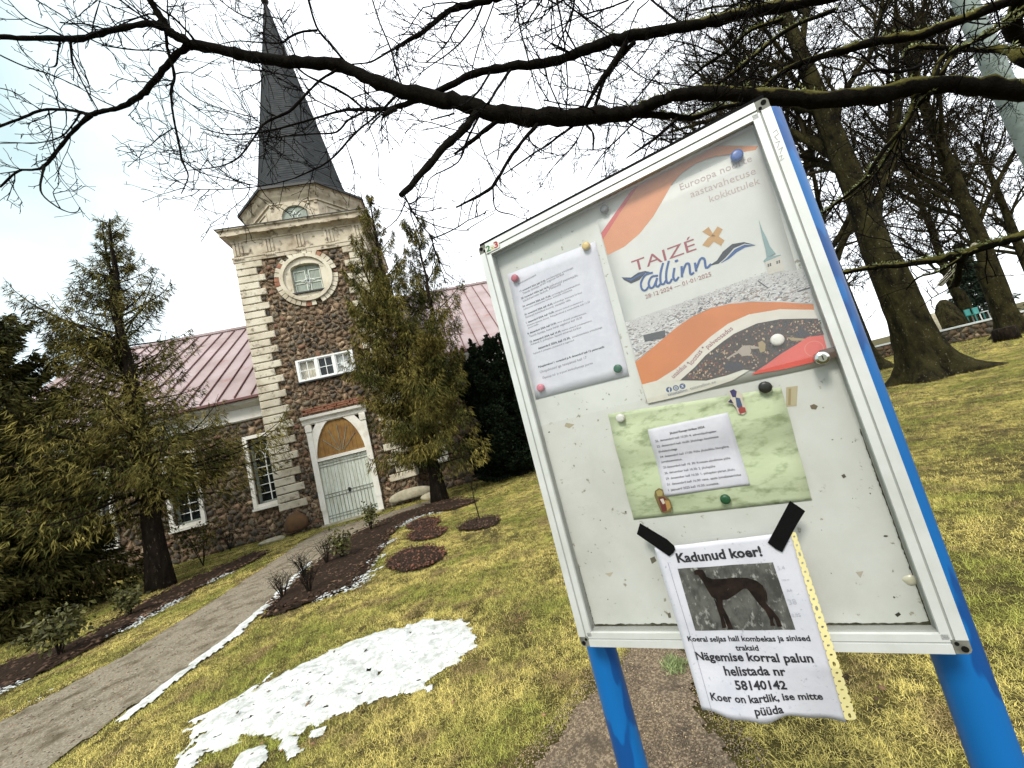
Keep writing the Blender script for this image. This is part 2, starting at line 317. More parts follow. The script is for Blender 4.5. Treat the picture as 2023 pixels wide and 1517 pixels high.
GRAV = gp([(1000, 1560), (1060, 1500), (1120, 1430), (1150, 1390), (1190, 1330), (1250, 1280), (1330, 1270), (1390, 1300), (1400, 1380), (1420, 1440), (1480, 1500), (1500, 1580), (1400, 1800), (1000, 1800)])
root_ground = None
lawn = obj('lawn', [(-500, -300, 0), (500, -300, 0), (500, 900, 0), (-500, 900, 0)], [(0, 1, 2, 3)], M['lawn']); tag(lawn, kind='structure')
tag(patch('path', PATH, .06, lambda X, Y, D: .012+.006*fnoise(X, Y, .5, 3), .05, M['path'], seed=5), kind='structure')
tag(patch('gravel_ground', GRAV, .03, lambda X, Y, D: .006+.012*fnoise(X, Y, .3, 9)*np.clip(D/.2, 0, 1)+.006, .12, M['dirt'], seed=8), kind='structure')
tag(patch('mulch_bed', BEDL, .07, lambda X, Y, D: .01+np.clip(D*.3, 0, .06)+.03*fnoise(X, Y, .3, 4), .08, M['mulch'], seed=11), kind='structure')
tag(patch('mulch_bed', BEDR, .06, lambda X, Y, D: .01+np.clip(D*.3, 0, .07)+.03*fnoise(X, Y, .3, 4), .06, M['mulch'], seed=12), kind='structure')
for i, h in enumerate(HB):
    tag(patch('mulch_bed', h, .06, lambda X, Y, D: .01+np.clip(D*.3, 0, .05)+.02*fnoise(X, Y, .3, 4), .05, M['mulch'], seed=20+i), kind='structure')
snow_h = lambda X, Y, D: .004+.045*(1-np.exp(-np.clip(D, 0, 9)/.16))+.035*fnoise(X, Y, .30, 31)*np.clip(D/.2, 0, 1)+.014*fnoise(X, Y, .05, 41)*np.clip(D/.05, .2, 1)
tag(patch('snow_patch', SNOW, .012, snow_h, .06, M['snow'], seed=31, esc=.07), 'long melting patch of snow lying on the lawn before the notice board', 'snow')
for i, s in enumerate(SNOW2):
    tag(patch('snow_remnant', s, .012, lambda X, Y, D: .01+.02*(1-np.exp(-np.clip(D, 0, 9)/.04))+.01*fnoise(X, Y, .06, 31), .05, M['snow'], seed=51+i, esc=.08),
        ['small round snow scrap just below the big snow patch', 'snow scrap at the lower picture edge left of the round one', 'tiny snow crumb nearest below the middle of the big patch', 'thin snow sliver along the upper edge of the big patch'][i], 'snow')
tag(patch('snow_strip', STRIP, .025, lambda X, Y, D: .012+.03*(1-np.exp(-np.clip(D, 0, 9)/.05))+.008*fnoise(X, Y, .06, 31), .065, M['snow'], seed=61, esc=.13), 'narrow white strip of snow along the right edge of the path', 'snow')

def scatter(poly, dens, dmin=0.0, seed=0, edge=None):
    r = np.random.default_rng(seed); P = np.array([p[:2] for p in poly]); lo = P.min(0); hi = P.max(0); n = int((hi-lo).prod()*dens)
    q = r.uniform(lo, hi, (n, 2)); D = edged(q[:, 0], q[:, 1], P)
    k = D > dmin
    if edge is not None: k &= (D < edge)
    return q[k]
def chips(name, pts, z, smin, smax, mt, parent=None, flat=.4, seed=0, elong=2.2):
    r = np.random.default_rng(seed); n = len(pts); s = r.uniform(smin, smax, n)*r.uniform(.5, 1, n); a = r.uniform(0, math.pi*2, n)
    base = np.array([(1, 0, 0), (0, 1, 0), (-1, 0, 0), (0, -1, 0), (.1, .1, 1), (0, 0, -.6)], float)
    V = base[None]*r.uniform(.6, 1.3, (n, 6, 1)); V[:, :, 0] *= r.uniform(1, elong, n)[:, None]; V[:, :, 2] *= flat
    tl = r.normal(0, .35, n)[:, None]; V[:, :, 2] += V[:, :, 0]*tl*.5
    V *= s[:, None, None]; c, si = np.cos(a)[:, None], np.sin(a)[:, None]
    x = V[:, :, 0]*c-V[:, :, 1]*si; y = V[:, :, 0]*si+V[:, :, 1]*c
    zz = z if np.ndim(z) else np.full(n, z)
    V = np.stack([x+pts[:, :1], y+pts[:, 1:2], V[:, :, 2]+zz[:, None]], -1).reshape(-1, 3)
    F = np.array([(0, 1, 4), (1, 2, 4), (2, 3, 4), (3, 0, 4), (1, 0, 5), (2, 1, 5), (3, 2, 5), (0, 3, 5)])
    F = (F[None]+np.arange(n)[:, None, None]*6).reshape(-1, 3)
    return obj(name, V, F, mt, parent)
for nme, poly, dn, z, a, b_, mt, sd in [('bark_chips', BEDL, 130, .06, .02, .055, M['chip'], 1), ('bark_chips', BEDR, 260, .07, .012, .04, M['chip'], 2)]:
    tag(chips(nme, scatter(poly, dn, -.03, sd), z, a, b_, mt, seed=sd, flat=.6), kind='stuff')
gs = scatter(GRAV, 9000, -.08, 3); gs = gs[gs[:, 1] > .8]
tag(chips('gravel', gs, .012, .002, .0065, M['pebble'], seed=3, flat=.8, elong=1.4), kind='stuff')
gs = scatter(GRAV, 1500, -.1, 33); gs = gs[gs[:, 1] > .8]; tag(chips('pale_gravel', gs, .013, .002, .0065, M['gravel_pale'], seed=34, flat=.8, elong=1.4), kind='stuff')
gs = scatter(PATH[1:-1], 260, .0, 4); gs = gs[(gs[:, 1] > 3)]
tag(chips('gravel', gs, .014, .006, .016, M['pebble'], seed=4, flat=.5, elong=1.6), kind='stuff')
# crumbs of old snow in the beds' edges and on the near lawn edge of the path
for poly, dn, sd in [(BEDL, 60, 5), (BEDR, 60, 6)]:
    q = scatter(poly, dn*9, -.25, sd, edge=.35)
    fx = fnoise(q[:, 0], q[:, 1], .9, 77)
    if sd == 5: k = (fx > .02) & (edged(q[:, 0], q[:, 1]-.0, np.array([p[:2] for p in poly])) < .22) & (q[:, 1] < 11)
    else: k = (fx > .07)
    # only the side that faces the camera holds snow
    qq = q[k]; out = []
    P = np.array([p[:2] for p in poly]); half = P[len(P)//2:] if sd == 5 else P[len(P)//2+1:]
    d = np.min(np.hypot(qq[:, None, 0]-np.linspace(half[:-1], half[1:], 12).reshape(-1, 2)[None, :, 0], qq[:, None, 1]-np.linspace(half[:-1], half[1:], 12).reshape(-1, 2)[None, :, 1]), axis=1)
    tag(chips('snow_crumbs', qq[d < .28], .05, .008, .032, M['snow'], seed=sd+9, flat=.3), kind='stuff')
q = scatter(PATH, 50, -.25, 15, edge=.05); q = q[(q[:, 1] > 4) & (q[:, 0] < -5.2-(q[:, 1]-5.2)*.0)]
P_ = np.array([p[:2] for p in PATH[:9]]); LN = np.linspace(P_[:-1], P_[1:], 12).reshape(-1, 2)
d = np.min(np.hypot(q[:, None, 0]-LN[None, :, 0], q[:, None, 1]-LN[None, :, 1]), axis=1)
tag(chips('snow_crumbs', q[d < .16], .02, .008, .03, M['snow'], seed=16, flat=.3), kind='stuff')
for i, h in enumerate(HB):
    q = scatter(h, 420, .0, 80+i); tag(chips('dry_heather', q, .035+.03*RNG.random(len(q)), .010, .028, M['heather'] if i < 3 else M['chip'], seed=i, flat=1.1, elong=1.6), kind='stuff')

# ---- grass: tufts of curved blades set over the lawn by geometry nodes
def tuft(seed, nb=28, h=.030, spread=.055, w=.00095):
    r = np.random.default_rng(seed); V = []; F = []
    for b in range(nb):
        a = r.uniform(0, 2*math.pi); p = np.array([r.normal(0, spread*.5), r.normal(0, spread*.5), -.004]); L = h*r.uniform(.5, 1.4)
        el = r.uniform(.25, 1.25); cur = r.uniform(-1.6, -.2); d = a; ww = w*r.uniform(.6, 1.4)
        for s in range(4):
            t = s/3; side = np.array([-math.sin(d), math.cos(d), 0])*ww*(1-.8*t)
            V += [p-side, p+side]
            if s < 3:
                p = p+L/3*np.array([math.cos(el)*math.cos(d), math.cos(el)*math.sin(d), math.sin(el)]); el += cur/3; d += r.uniform(-.5, .5)
                if p[2] < .003: p[2] = .003; el = max(el, 0)
                k = len(V)-2; F.append((k, k+1, k+3, k+2))
    return mesh_np('grass_tuft', np.array(V), np.array(F))
tufts = []
tcol = bpy.data.collections.new('grass_tufts')
for i in range(6):
    me = tuft(i); me.materials.append(M['blade']); to = bpy.data.objects.new('grass_tuft', me); tcol.objects.link(to); tufts.append(to)
def grass():
    pts = []; sc_ = []
    def zone(r0, r1, dens, s):
        A = math.pi/2; n = int(dens*(r1*r1-r0*r0)*1.25)
        r = np.sqrt(RNG.uniform(r0*r0, r1*r1, n)); th = RNG.uniform(-1.25, 1.25, n)+math.radians(10)
        x = r*np.sin(th); y = r*np.cos(th)
        c = np.stack([x, y, np.zeros(n)-1.6], -1) @ CM
        zc = -c[:, 2]; px = CX+FPX*c[:, 0]/np.maximum(zc, .1); py = CY-FPX*c[:, 1]/np.maximum(zc, .1)
        k = (zc > .3) & (px > -350) & (px < 2500) & (py < 2000)
        for P, m in ((PATH, .02), (BEDL, .03), (BEDR, .03), (GRAV, -.02), (SNOW, .13), (STRIP, .05), *[(h, .03) for h in HB]):
            P = np.array([p[:2] for p in P]); k &= ~(edged(x, y, P)+.16*fnoise(x, y, .25, 8)*(1 if m == -.02 else .3) > m)
        k &= ~((y > 15.9) & (x > -6.7) & (x < -1.6)) & ~((y > 16.95) & (x < 10))
        x = x[k]; y = y[k]; bare = (fnoise(x, y, 1.3, 55) > .17) & (RNG.random(len(x)) < .55); x = x[~bare]; y = y[~bare]; pts.append(np.stack([x, y, np.zeros(len(x))], -1)); sc_.append(s*RNG.uniform(.7, 1.35, len(x)))
    zone(.8, 3.2, 900, .85); zone(3.2, 6, 520, 1.0); zone(6, 11, 400, 1.02); zone(11, 24, 140, 1.45); zone(24, 45, 16, 3.4)
    # straggling tufts over the gravel's edge
    q = scatter(GRAV, 60, -.02, 99); n_ = fnoise(q[:, 0], q[:, 1], .3, 5); q = q[n_ > .12]; pts.append(np.c_[q, np.zeros(len(q))]); sc_.append(np.full(len(q), .7))
    P = np.vstack(pts); S = np.concatenate(sc_)
    me = bpy.data.meshes.new('grass'); me.vertices.add(len(P)); me.vertices.foreach_set('co', P.astype(np.float32).ravel())
    a = me.attributes.new('size', 'FLOAT', 'POINT'); a.data.foreach_set('value', S.astype(np.float32))
    a = me.attributes.new('turn', 'FLOAT_VECTOR', 'POINT'); R = np.zeros((len(P), 3), np.float32); R[:, 2] = RNG.uniform(0, 6.28, len(P)); a.data.foreach_set('vector', R.ravel())
    a = me.attributes.new('pick', 'INT', 'POINT'); a.data.foreach_set('value', RNG.integers(0, 6, len(P)).astype(np.int32))
    o = bpy.data.objects.new('grass', me); COL.objects.link(o); tag(o, kind='stuff'); me.materials.append(M['blade'])
    ng = bpy.data.node_groups.new('grass_scatter', 'GeometryNodeTree')
    ng.interface.new_socket('Geometry', in_out='INPUT', socket_type='NodeSocketGeometry'); ng.interface.new_socket('Geometry', in_out='OUTPUT', socket_type='NodeSocketGeometry')
    N = ng.nodes; L = ng.links; gi = N.new('NodeGroupInput'); go = N.new('NodeGroupOutput'); ip = N.new('GeometryNodeInstanceOnPoints')
    ci = N.new('GeometryNodeCollectionInfo'); ci.inputs['Collection'].default_value = tcol; ci.inputs['Separate Children'].default_value = True
    def na(nm, ty):
        x = N.new('GeometryNodeInputNamedAttribute'); x.data_type = ty; x.inputs['Name'].default_value = nm; return x.outputs['Attribute']
    L.new(gi.outputs[0], ip.inputs['Points']); L.new(ci.outputs[0], ip.inputs['Instance']); ip.inputs['Pick Instance'].default_value = True
    L.new(na('pick', 'INT'), ip.inputs['Instance Index']); L.new(na('turn', 'FLOAT_VECTOR'), ip.inputs['Rotation']); L.new(na('size', 'FLOAT'), ip.inputs['Scale'])
    L.new(ip.outputs[0], go.inputs[0])
    md = o.modifiers.new('scatter', 'NODES'); md.node_group = ng
    print('grass tufts', len(P))
grass()
q = scatter(SNOW, 26, .05, 201); tag(chips('debris_on_snow', q, .055, .004, .014, M['chip'], seed=202, flat=.3, elong=3), kind='stuff')
FR = gp([(300, 1500), (560, 1180), (1000, 1010), (1800, 760), (2100, 740), (2300, 1500), (1500, 1900), (300, 1800)])
q = scatter(FR, 5, 0, 203); tag(chips('dead_leaves', q, .03, .008, .024, mat('dead_leaf', (.13, .06, .025), .9, (.28, .17, .08), 1.5, island=.6, coord='World'), seed=204, flat=.25, elong=1.8), kind='stuff')
# ------------------------------------------------------------------ church
TX, TY, TH = -4.15, 18.45, 2.45
church = thing('church', (TX, 17, 0), 'fieldstone church with cream cornered entrance tower, grey spire and pinkish metal roof', 'church')
def clip(poly, a, b, c):                 # keep a*x+b*y<=c
    out = []; n = len(poly)
    for i in range(n):
        p, q = poly[i], poly[(i+1) % n]; dp = a*p[0]+b*p[1]-c; dq = a*q[0]+b*q[1]-c
        if dp <= 0: out.append(p)
        if dp*dq < 0: t = dp/(dp-dq); out.append((p[0]+(q[0]-p[0])*t, p[1]+(q[1]-p[1])*t))
    return out
def rubble(x0, x1, z0, z1, s, seed, excl):
    """packed field stones: cells of a jittered lattice"""
    r = random.Random(seed); S = []; row = 0; z = z0+s*.4
    while z < z1:
        x = x0+(s*.3 if row % 2 else s*.7)
        while x < x1: S.append((x+r.uniform(-.33, .33)*s, min(z1-.05, z+r.uniform(-.30, .30)*s))); x += s*r.choice([.6, .8, 1.0, 1.2, 1.6])
        z += s*.80; row += 1
    cells = []
    for i, (px, pz) in enumerate(S):
        if excl(px, pz): continue
        poly = [(x0, z0), (x1, z0), (x1, z1), (x0, z1)]
        for j, (qx, qz) in enumerate(S):
            if i == j or abs(qx-px) > 2.6*s or abs(qz-pz) > 2.6*s: continue
            a, b = qx-px, qz-pz; poly = clip(poly, a, b, (qx*qx+qz*qz-px*px-pz*pz)/2)
        if len(poly) < 3: continue
        g = .020+.018*r.random(); P = []
        cx = sum(p[0] for p in poly)/len(poly); cz = sum(p[1] for p in poly)/len(poly)
        # round the corners a little
        Q = []
        n = len(poly)
        for k in range(n):
            p, q = poly[k], poly[(k+1) % n]
            l = math.hypot(q[0]-p[0], q[1]-p[1])
            if l < .04: Q.append(((p[0]+q[0])/2, (p[1]+q[1])/2))
            else: Q += [(p[0]*.75+q[0]*.25, p[1]*.75+q[1]*.25), (p[0]*.25+q[0]*.75, p[1]*.25+q[1]*.75)]
        for p in Q:
            d = math.hypot(p[0]-cx, p[1]-cz)+1e-6; f = max(.35, (d-g*r.uniform(.8, 2.2))/d); P.append((cx+(p[0]-cx)*f, cz+(p[1]-cz)*f))
        cells.append((cx, cz, P))
    return cells
def stone_vf(cell, proud, to3, r):
    cx, cz, P = cell; n = len(P); V = []
    for f, d in ((1.0, .03), (.97, -.25), (.72, -.85)):
        V += [to3(cx+(x-cx)*f, cz+(z-cz)*f, -d*proud if d > 0 else -d*proud*-1) for x, z in P] if False else [to3(cx+(x-cx)*f, cz+(z-cz)*f, (-.03 if d > 0 else -d*proud)*1.0+r.uniform(-.004, .004)) for x, z in P]
    V.append(to3(cx, cz, proud*r.uniform(.85, 1.1)))
    F = []
    for k in range(2):
        for i in range(n): F.append((k*n+i, k*n+(i+1) % n, (k+1)*n+(i+1) % n, (k+1)*n+i))
    for i in range(n): F.append((2*n+i, 2*n+(i+1) % n, 3*n))
    return V, F
def lay_stones(cells, to3, parent, limit, seed):
    r = random.Random(seed); cells = sorted(cells, key=lambda c: -len(c[2])); used = 0; rest = MB(); rm = MB()
    for k, c in enumerate(cells):
        V, F = stone_vf(c, r.uniform(.035, .085), to3, r)
        if used < limit: obj('fieldstone', V, F, r.choice(STM), parent, True); used += 1
        else: (rest if r.random() < .5 else rm).add(V, F)
    for m, mt in ((rest, STM[1]), (rm, STM[3])):
        if m.n: tag(m.obj('small_fieldstones', mt, parent, True), kind='stuff')
def wall_holes(mb, xs0, xs1, z0, z1, Y, holes, depth):
    xs = sorted({xs0, xs1, *[h[0] for h in holes], *[h[1] for h in holes]}); zs = sorted({z0, z1, *[h[2] for h in holes], *[h[3] for h in holes]})
    for a, b in zip(xs[:-1], xs[1:]):
        for c, d in zip(zs[:-1], zs[1:]):
            mx_, mz = (a+b)/2, (c+d)/2
            if any(h[0] < mx_ < h[1] and h[2] < mz < h[3] for h in holes): continue
            mb.add([(a, Y, c), (b, Y, c), (b, Y, d), (a, Y, d)], [(0, 1, 2, 3)])
    for a, b, c, d in holes: mb.add([(a, Y, c), (b, Y, c), (b, Y, d), (a, Y, d), (a, Y+depth, c), (b, Y+depth, c), (b, Y+depth, d), (a, Y+depth, d)], [(0, 1, 5, 4), (1, 2, 6, 5), (2, 3, 7, 6), (3, 0, 4, 7)])
x0, x1 = TX-TH, TX+TH
holes = [(-5.05, -3.25, 8.7, 10.5), (-5.15, -3.05, 5.48, 6.30), (-5.08, -3.28, 0, 3.9)]
w = MB(); wall_holes(w, x0, x1, 0, 10.7, 16.0, holes, .3)
w.add([(x0, 16, 0), (x0, 20.9, 0), (x0, 20.9, 10.7), (x0, 16, 10.7)], [(0, 3, 2, 1)]); w.add([(x1, 16, 0), (x1, 20.9, 0), (x1, 20.9, 10.7), (x1, 16, 10.7)], [(0, 1, 2, 3)])
w.add([(x0, 20.9, 0), (x1, 20.9, 0), (x1, 20.9, 10.7), (x0, 20.9, 10.7)], [(1, 0, 3, 2)])
tw = w.obj('tower_wall', M['mortar'], church)
def ex_t(x, z):
    if z > .9 and (x < x0+.72 or x > x1-.72): return True
    if (x-TX)**2+(z-9.6)**2 < 1.12**2: return True
    if -5.17 < x < -3.02 and 5.42 < z < 6.34: return True
    return -5.22 < x < -3.08 and z < 4.5
lay_stones(rubble(x0, x1, 0, 10.66, .255, 3, ex_t), lambda a, b, d: (a, 16-d, b), tw, 300, 4)
lay_stones(rubble(16.0, 20.9, 0, 10.66, .42, 5, lambda x, z: z > .9 and x < 16.7), lambda a, b, d: (x1+d, a, b), tw, 0, 6)
def cbox(lo, hi, c, axis=1):             # block whose front (-Y) edges are chamfered
    (a, b, e), (d, f, g) = lo, hi
    V = [(a, f, e), (d, f, e), (d, f, g), (a, f, g), (a, b+c, e), (d, b+c, e), (d, b+c, g), (a, b+c, g), (a+c, b, e+c), (d-c, b, e+c), (d-c, b, g-c), (a+c, b, g-c)]
    F = [(4, 5, 9, 8), (5, 6, 10, 9), (6, 7, 11, 10), (7, 4, 8, 11), (8, 9, 10, 11), (0, 1, 5, 4), (1, 2, 6, 5), (2, 3, 7, 6), (3, 0, 4, 7)]
    return V, F
nq = 33; hq = (10.66-.9)/nq
for side in (0, 1):
    for i in range(nq):
        z = .9+i*hq; wd_ = .93 if i % 2 == 0 else .68; wd_ += random.uniform(-.03, .03); pr = .09+random.uniform(-.01, .01)
        if side == 0: V, F = cbox((x0-.05, 16-pr, z+.018), (x0+wd_, 16.5, z+hq-.012), .022)
        else: V, F = cbox((x1-wd_, 16-pr, z+.018), (x1+.05, 16.6 if i % 2 else 16.85, z+hq-.012), .022)
        obj('quoin', V, F, M['quoin'], church)
# sweeps round the square tower and the octagon
def sweep(rings, n, rot, cxy=(TX, TY), close=True):
    V = []; F = []
    for a, z in rings:
        R = a/math.cos(math.pi/n)
        for k in range(n): t = rot+2*math.pi*k/n; V.append((cxy[0]+R*math.cos(t), cxy[1]+R*math.sin(t), z))
    for i in range(len(rings)-1):
        for k in range(n): F.append((i*n+k, i*n+(k+1) % n, (i+1)*n+(k+1) % n, (i+1)*n+k))
    if close: F.append(tuple(range((len(rings)-1)*n, len(rings)*n)))
    return V, F
q4, q8 = math.pi/4, math.pi/8
V, F = sweep([(TH+o, z) for o, z in [(-.1, 10.66), (.10, 10.66), (.10, 10.82), (.12, 10.82), (.12, 10.88), (.05, 10.90), (.05, 11.50), (.09, 11.52), (.09, 11.56), (.14, 11.60), (.24, 11.68), (.33, 11.70), (.34, 11.86), (.40, 11.90), (.41, 11.95), (-.1, 12.0)]], 4, q4)
ent = obj('entablature', V, F, M['render'], church)
obj('cornice_flashing', *sweep([(TH+.415, 11.948), (TH+.43, 11.948), (TH+.43, 11.975), (TH-.2, 12.03)], 4, q4), M['spire_edge'], ent)
for i in range(5):
    x = x0+.15+i*(4.6/4); t = MB()
    for k in range(3): t.box((x-.17+k*.125, 15.905, 10.93), (x-.08+k*.125, 15.955, 11.46))
    t.box((x-.19, 15.89, 11.46), (x+.19, 15.955, 11.50)); t.obj('triglyph', M['render'], ent)
    t = MB()
    for k in range(6): t.box((x-.17+k*.062, 15.845, 10.76), (x-.135+k*.062, 15.885, 10.80))
    t.obj('guttae', M['render'], ent)
    t = MB(); t.box((x-.22, 15.62, 11.645), (x+.22, 15.93, 11.69)); t.obj('mutule', M['render'], ent)
dr = obj('drum', *sweep([(2.42, 11.9), (2.42, 12.12), (2.30, 12.2), (2.27, 12.2), (2.27, 13.02), (2.33, 13.03), (2.33, 13.10), (2.36, 13.16), (2.45, 13.27), (2.52, 13.40), (2.54, 13.52), (2.60, 13.55)], 8, q8), M['render'], church)
obj('drum_eave', *sweep([(2.50, 13.551), (2.66, 13.551), (2.66, 13.66), (1.95, 14.02), (1.7, 14.05)], 8, q8), M['spire_edge'], church)
for k in range(-3, 4):
    t = MB(); x = TX+k*.29; t.box((x-.06, TY-2.27-.055, 12.92), (x+.06, TY-2.27+.02, 13.0)); t.obj('dentil', M['render'], dr)
def arch_pts(cx, z0, w, h, n=10, pointed=0.0):
    """open outline from lower left over the arch to lower right"""
    P = [(cx-w/2, z0)]
    for i in range(n+1):
        a = math.pi*(1-i/n); P.append((cx+w/2*math.cos(a), z0+h+(w/2+pointed)*math.sin(a)**(1.0 if not pointed else 1.25)))
    return P+[(cx+w/2, z0)]
def arch_ring(mb, A, B, y0, y1, close=False):
    """solid between outline A (inner) and B (outer)"""
    n = len(A); V = [(x, y0, z) for x, z in A]+[(x, y0, z) for x, z in B]+[(x, y1, z) for x, z in A]+[(x, y1, z) for x, z in B]; F = []
    for i in range(n if close else n-1):
        j = (i+1) % n; F += [(i, j, n+j, n+i), (n+i, n+j, 3*n+j, 3*n+i), (2*n+i, 2*n+j, j, i)]
    mb.add(V, F)
yd = TY-2.27
m = MB(); arch_ring(m, arch_pts(TX, 11.98, 1.06, .38), arch_pts(TX, 11.98, 1.46, .38), yd-.09, yd+.02); m.obj('lunette_arch', M['render'], dr)
A = arch_pts(TX, 11.98, 1.06, .38); m = MB(); m.add([(x, yd-.012, z) for x, z in A], [tuple(range(len(A)))]); lf = m.obj('lunette_shutter', M['shutter'], dr)
def star(cx, cz, R, r_, n, y, wd_=.022):
    mb = MB(); P = [(cx+(R if k % 2 == 0 else r_)*math.sin(math.pi*k/n), cz+(R if k % 2 == 0 else r_)*math.cos(math.pi*k/n)) for k in range(2*n)]
    Q = [(cx+(x-cx)*(1-wd_/R*1.9), cz+(z-cz)*(1-wd_/R*1.9)) for x, z in P]; arch_ring(mb, Q, P, y-.03, y, True); return mb
star(TX-.02, 12.46, .23, .10, 5, yd-.014).obj('star', M['white_paint'], lf)
# raised panels on the slanting faces of the drum
for ang in (-3*math.pi/4, -math.pi/4):
    d = np.array([math.cos(ang), math.sin(ang)]); s = np.array([-d[1], d[0]]); mb = MB()
    for (a0, a1, b0, b1) in ((-.62, .62, 12.86, 12.90), (-.62, .62, 12.36, 12.40), (-.62, -.58, 12.40, 12.86), (.58, .62, 12.40, 12.86)):
        c = [(TX+d[0]*q+s[0]*a, TY+d[1]*q+s[1]*a, b) for q in (2.26, 2.31) for a, b in ((a0, b0), (a1, b0), (a1, b1), (a0, b1))]
        mb.add(c, [(4, 5, 6, 7), (0, 1, 5, 4), (1, 2, 6, 5), (2, 3, 7, 6), (3, 0, 4, 7)])
    mb.obj('drum_panel', M['render'], dr)
# spire: slate courses, each lapping the one below
rings = []; zb, zt, rb = 13.98, 25.7, 1.86
nc = 96
for i in range(nc):
    za = zb+(zt-zb)*i/nc; zc = zb+(zt-zb)*(i+1)/nc; ra = rb*(1-i/nc)+.05; rc = rb*(1-(i+1)/nc)+.05
    if i < 5: ra += .16*(1-i/5)**2; rc += .16*(1-(i+1)/5)**2
    rings += [(ra+.008, za), (rc-.002, zc)]
V, F = sweep(rings, 8, q8); sp = obj('spire', V, F, M['spire'], church)
for k in range(8):
    t_ = q8+2*math.pi*k/8; R = 1/math.cos(q8)
    P = [(TX+(a+.006)*R*math.cos(t_), TY+(a+.006)*R*math.sin(t_), z) for a, z in (rings[0], rings[4], rings[10], rings[-1])]
    V, F = tubeVF(P, [.028]*4, 4); obj('hip_flashing', V, F, M['spire'], sp)
bm = bmesh.new(); bmesh.ops.create_icosphere(bm, subdivisions=2, radius=.19); V = [tuple(v.co+Vector((TX, TY, 25.95))) for v in bm.verts]; F = [tuple(v.index for v in f.verts) for f in bm.faces]; bm.free()
obj('finial_ball', V, F, M['spire_edge'], sp, True)
# round window
C9 = (TX, 9.6)
def circ(r, n=40): return [(C9[0]+r*math.sin(2*math.pi*k/n), C9[1]+r*math.cos(2*math.pi*k/n)) for k in range(n)]
oc = MB(); arch_ring(oc, circ(.86), circ(1.0), 15.84, 16.02, True); ocu = oc.obj('round_window', M['quoin'], church)
for k in range(36):
    a0 = 2*math.pi*(k+.06)/36; a1 = 2*math.pi*(k+.94)/36; mb = MB(); pr = 15.90+random.uniform(-.008, .012)
    if random.random() < .04: continue
    arch_ring(mb, [(C9[0]+1.005*math.sin(a), C9[1]+1.005*math.cos(a)) for a in (a0, a1)], [(C9[0]+1.2*math.sin(a), C9[1]+1.2*math.cos(a)) for a in (a0, a1)], pr, 16.0)
    mb.obj('brick', M['quoin'] if random.random() < .93 else M['brick'], ocu)
# plaster field with an arched opening: angular strips between the outline and the circle
hw, zb_, zt_ = .56, 9.02, 10.02
out = [(TX-hw, zb_)]+[(TX+hw*math.cos(a), zt_+.19*math.sin(a)) for a in np.linspace(math.pi, 0, 9)]+[(TX+hw, zb_)]
dense = []
for i in range(len(out)):
    p, q = out[i], out[(i+1) % len(out)]; n = 5 if i in (0, 9, 10) else 1
    for k in range(n): dense.append((p[0]+(q[0]-p[0])*k/n, p[1]+(q[1]-p[1])*k/n))
ring = [(C9[0]+.88*(x-C9[0])/math.hypot(x-C9[0], z-C9[1]), C9[1]+.88*(z-C9[1])/math.hypot(x-C9[0], z-C9[1])) for x, z in dense]
mb = MB(); arch_ring(mb, dense, ring, 15.93, 16.16, True); mb.obj('plaster_field', M['quoin'], ocu)
for s in (-1, 1):
    X0, X1 = (TX-hw, TX-.01) if s < 0 else (TX+.01, TX+hw)
    sh = MB(); sh.box((X0, 16.10, zb_), (X1, 16.13, zt_+(.0)));
    top = [(x, z) for x, z in out[1:-1] if (x-TX)*s >= -.001]; mbv = [(x, 16.10, z) for x, z in top]+[(X1 if s < 0 else X0, 16.10, zt_)]
    sh.add(mbv, [tuple(range(len(mbv)))]); so_ = sh.obj('shutter_leaf', M['shutter'], ocu)
    for (a, b) in ((zb_+.06, zb_+.44), (zb_+.54, zt_-.04)):
        fr = MB()
        for lo, hi in (((X0+.05, 16.075, a), (X1-.05, 16.098, a+.03)), ((X0+.05, 16.075, b-.03), (X1-.05, 16.098, b)), ((X0+.05, 16.075, a+.03), (X0+.08, 16.098, b-.03)), ((X1-.08, 16.075, a+.03), (X1-.05, 16.098, b-.03))): fr.box(lo, hi)
        fr.obj('panel_moulding', M['door'], ocu)
star(TX, 9.52, .28, .07, 4, 16.072, .016).obj('shutter_star', M['white_paint'], ocu); star(TX, 9.52, .15, .05, 6, 16.07, .014).obj('shutter_star', M['white_paint'], ocu)
mb = MB(); mb.box((TX-.62, 15.86, 8.96), (TX+.62, 16.1, 9.015)); mb.obj('sill', M['spire_edge'], ocu)
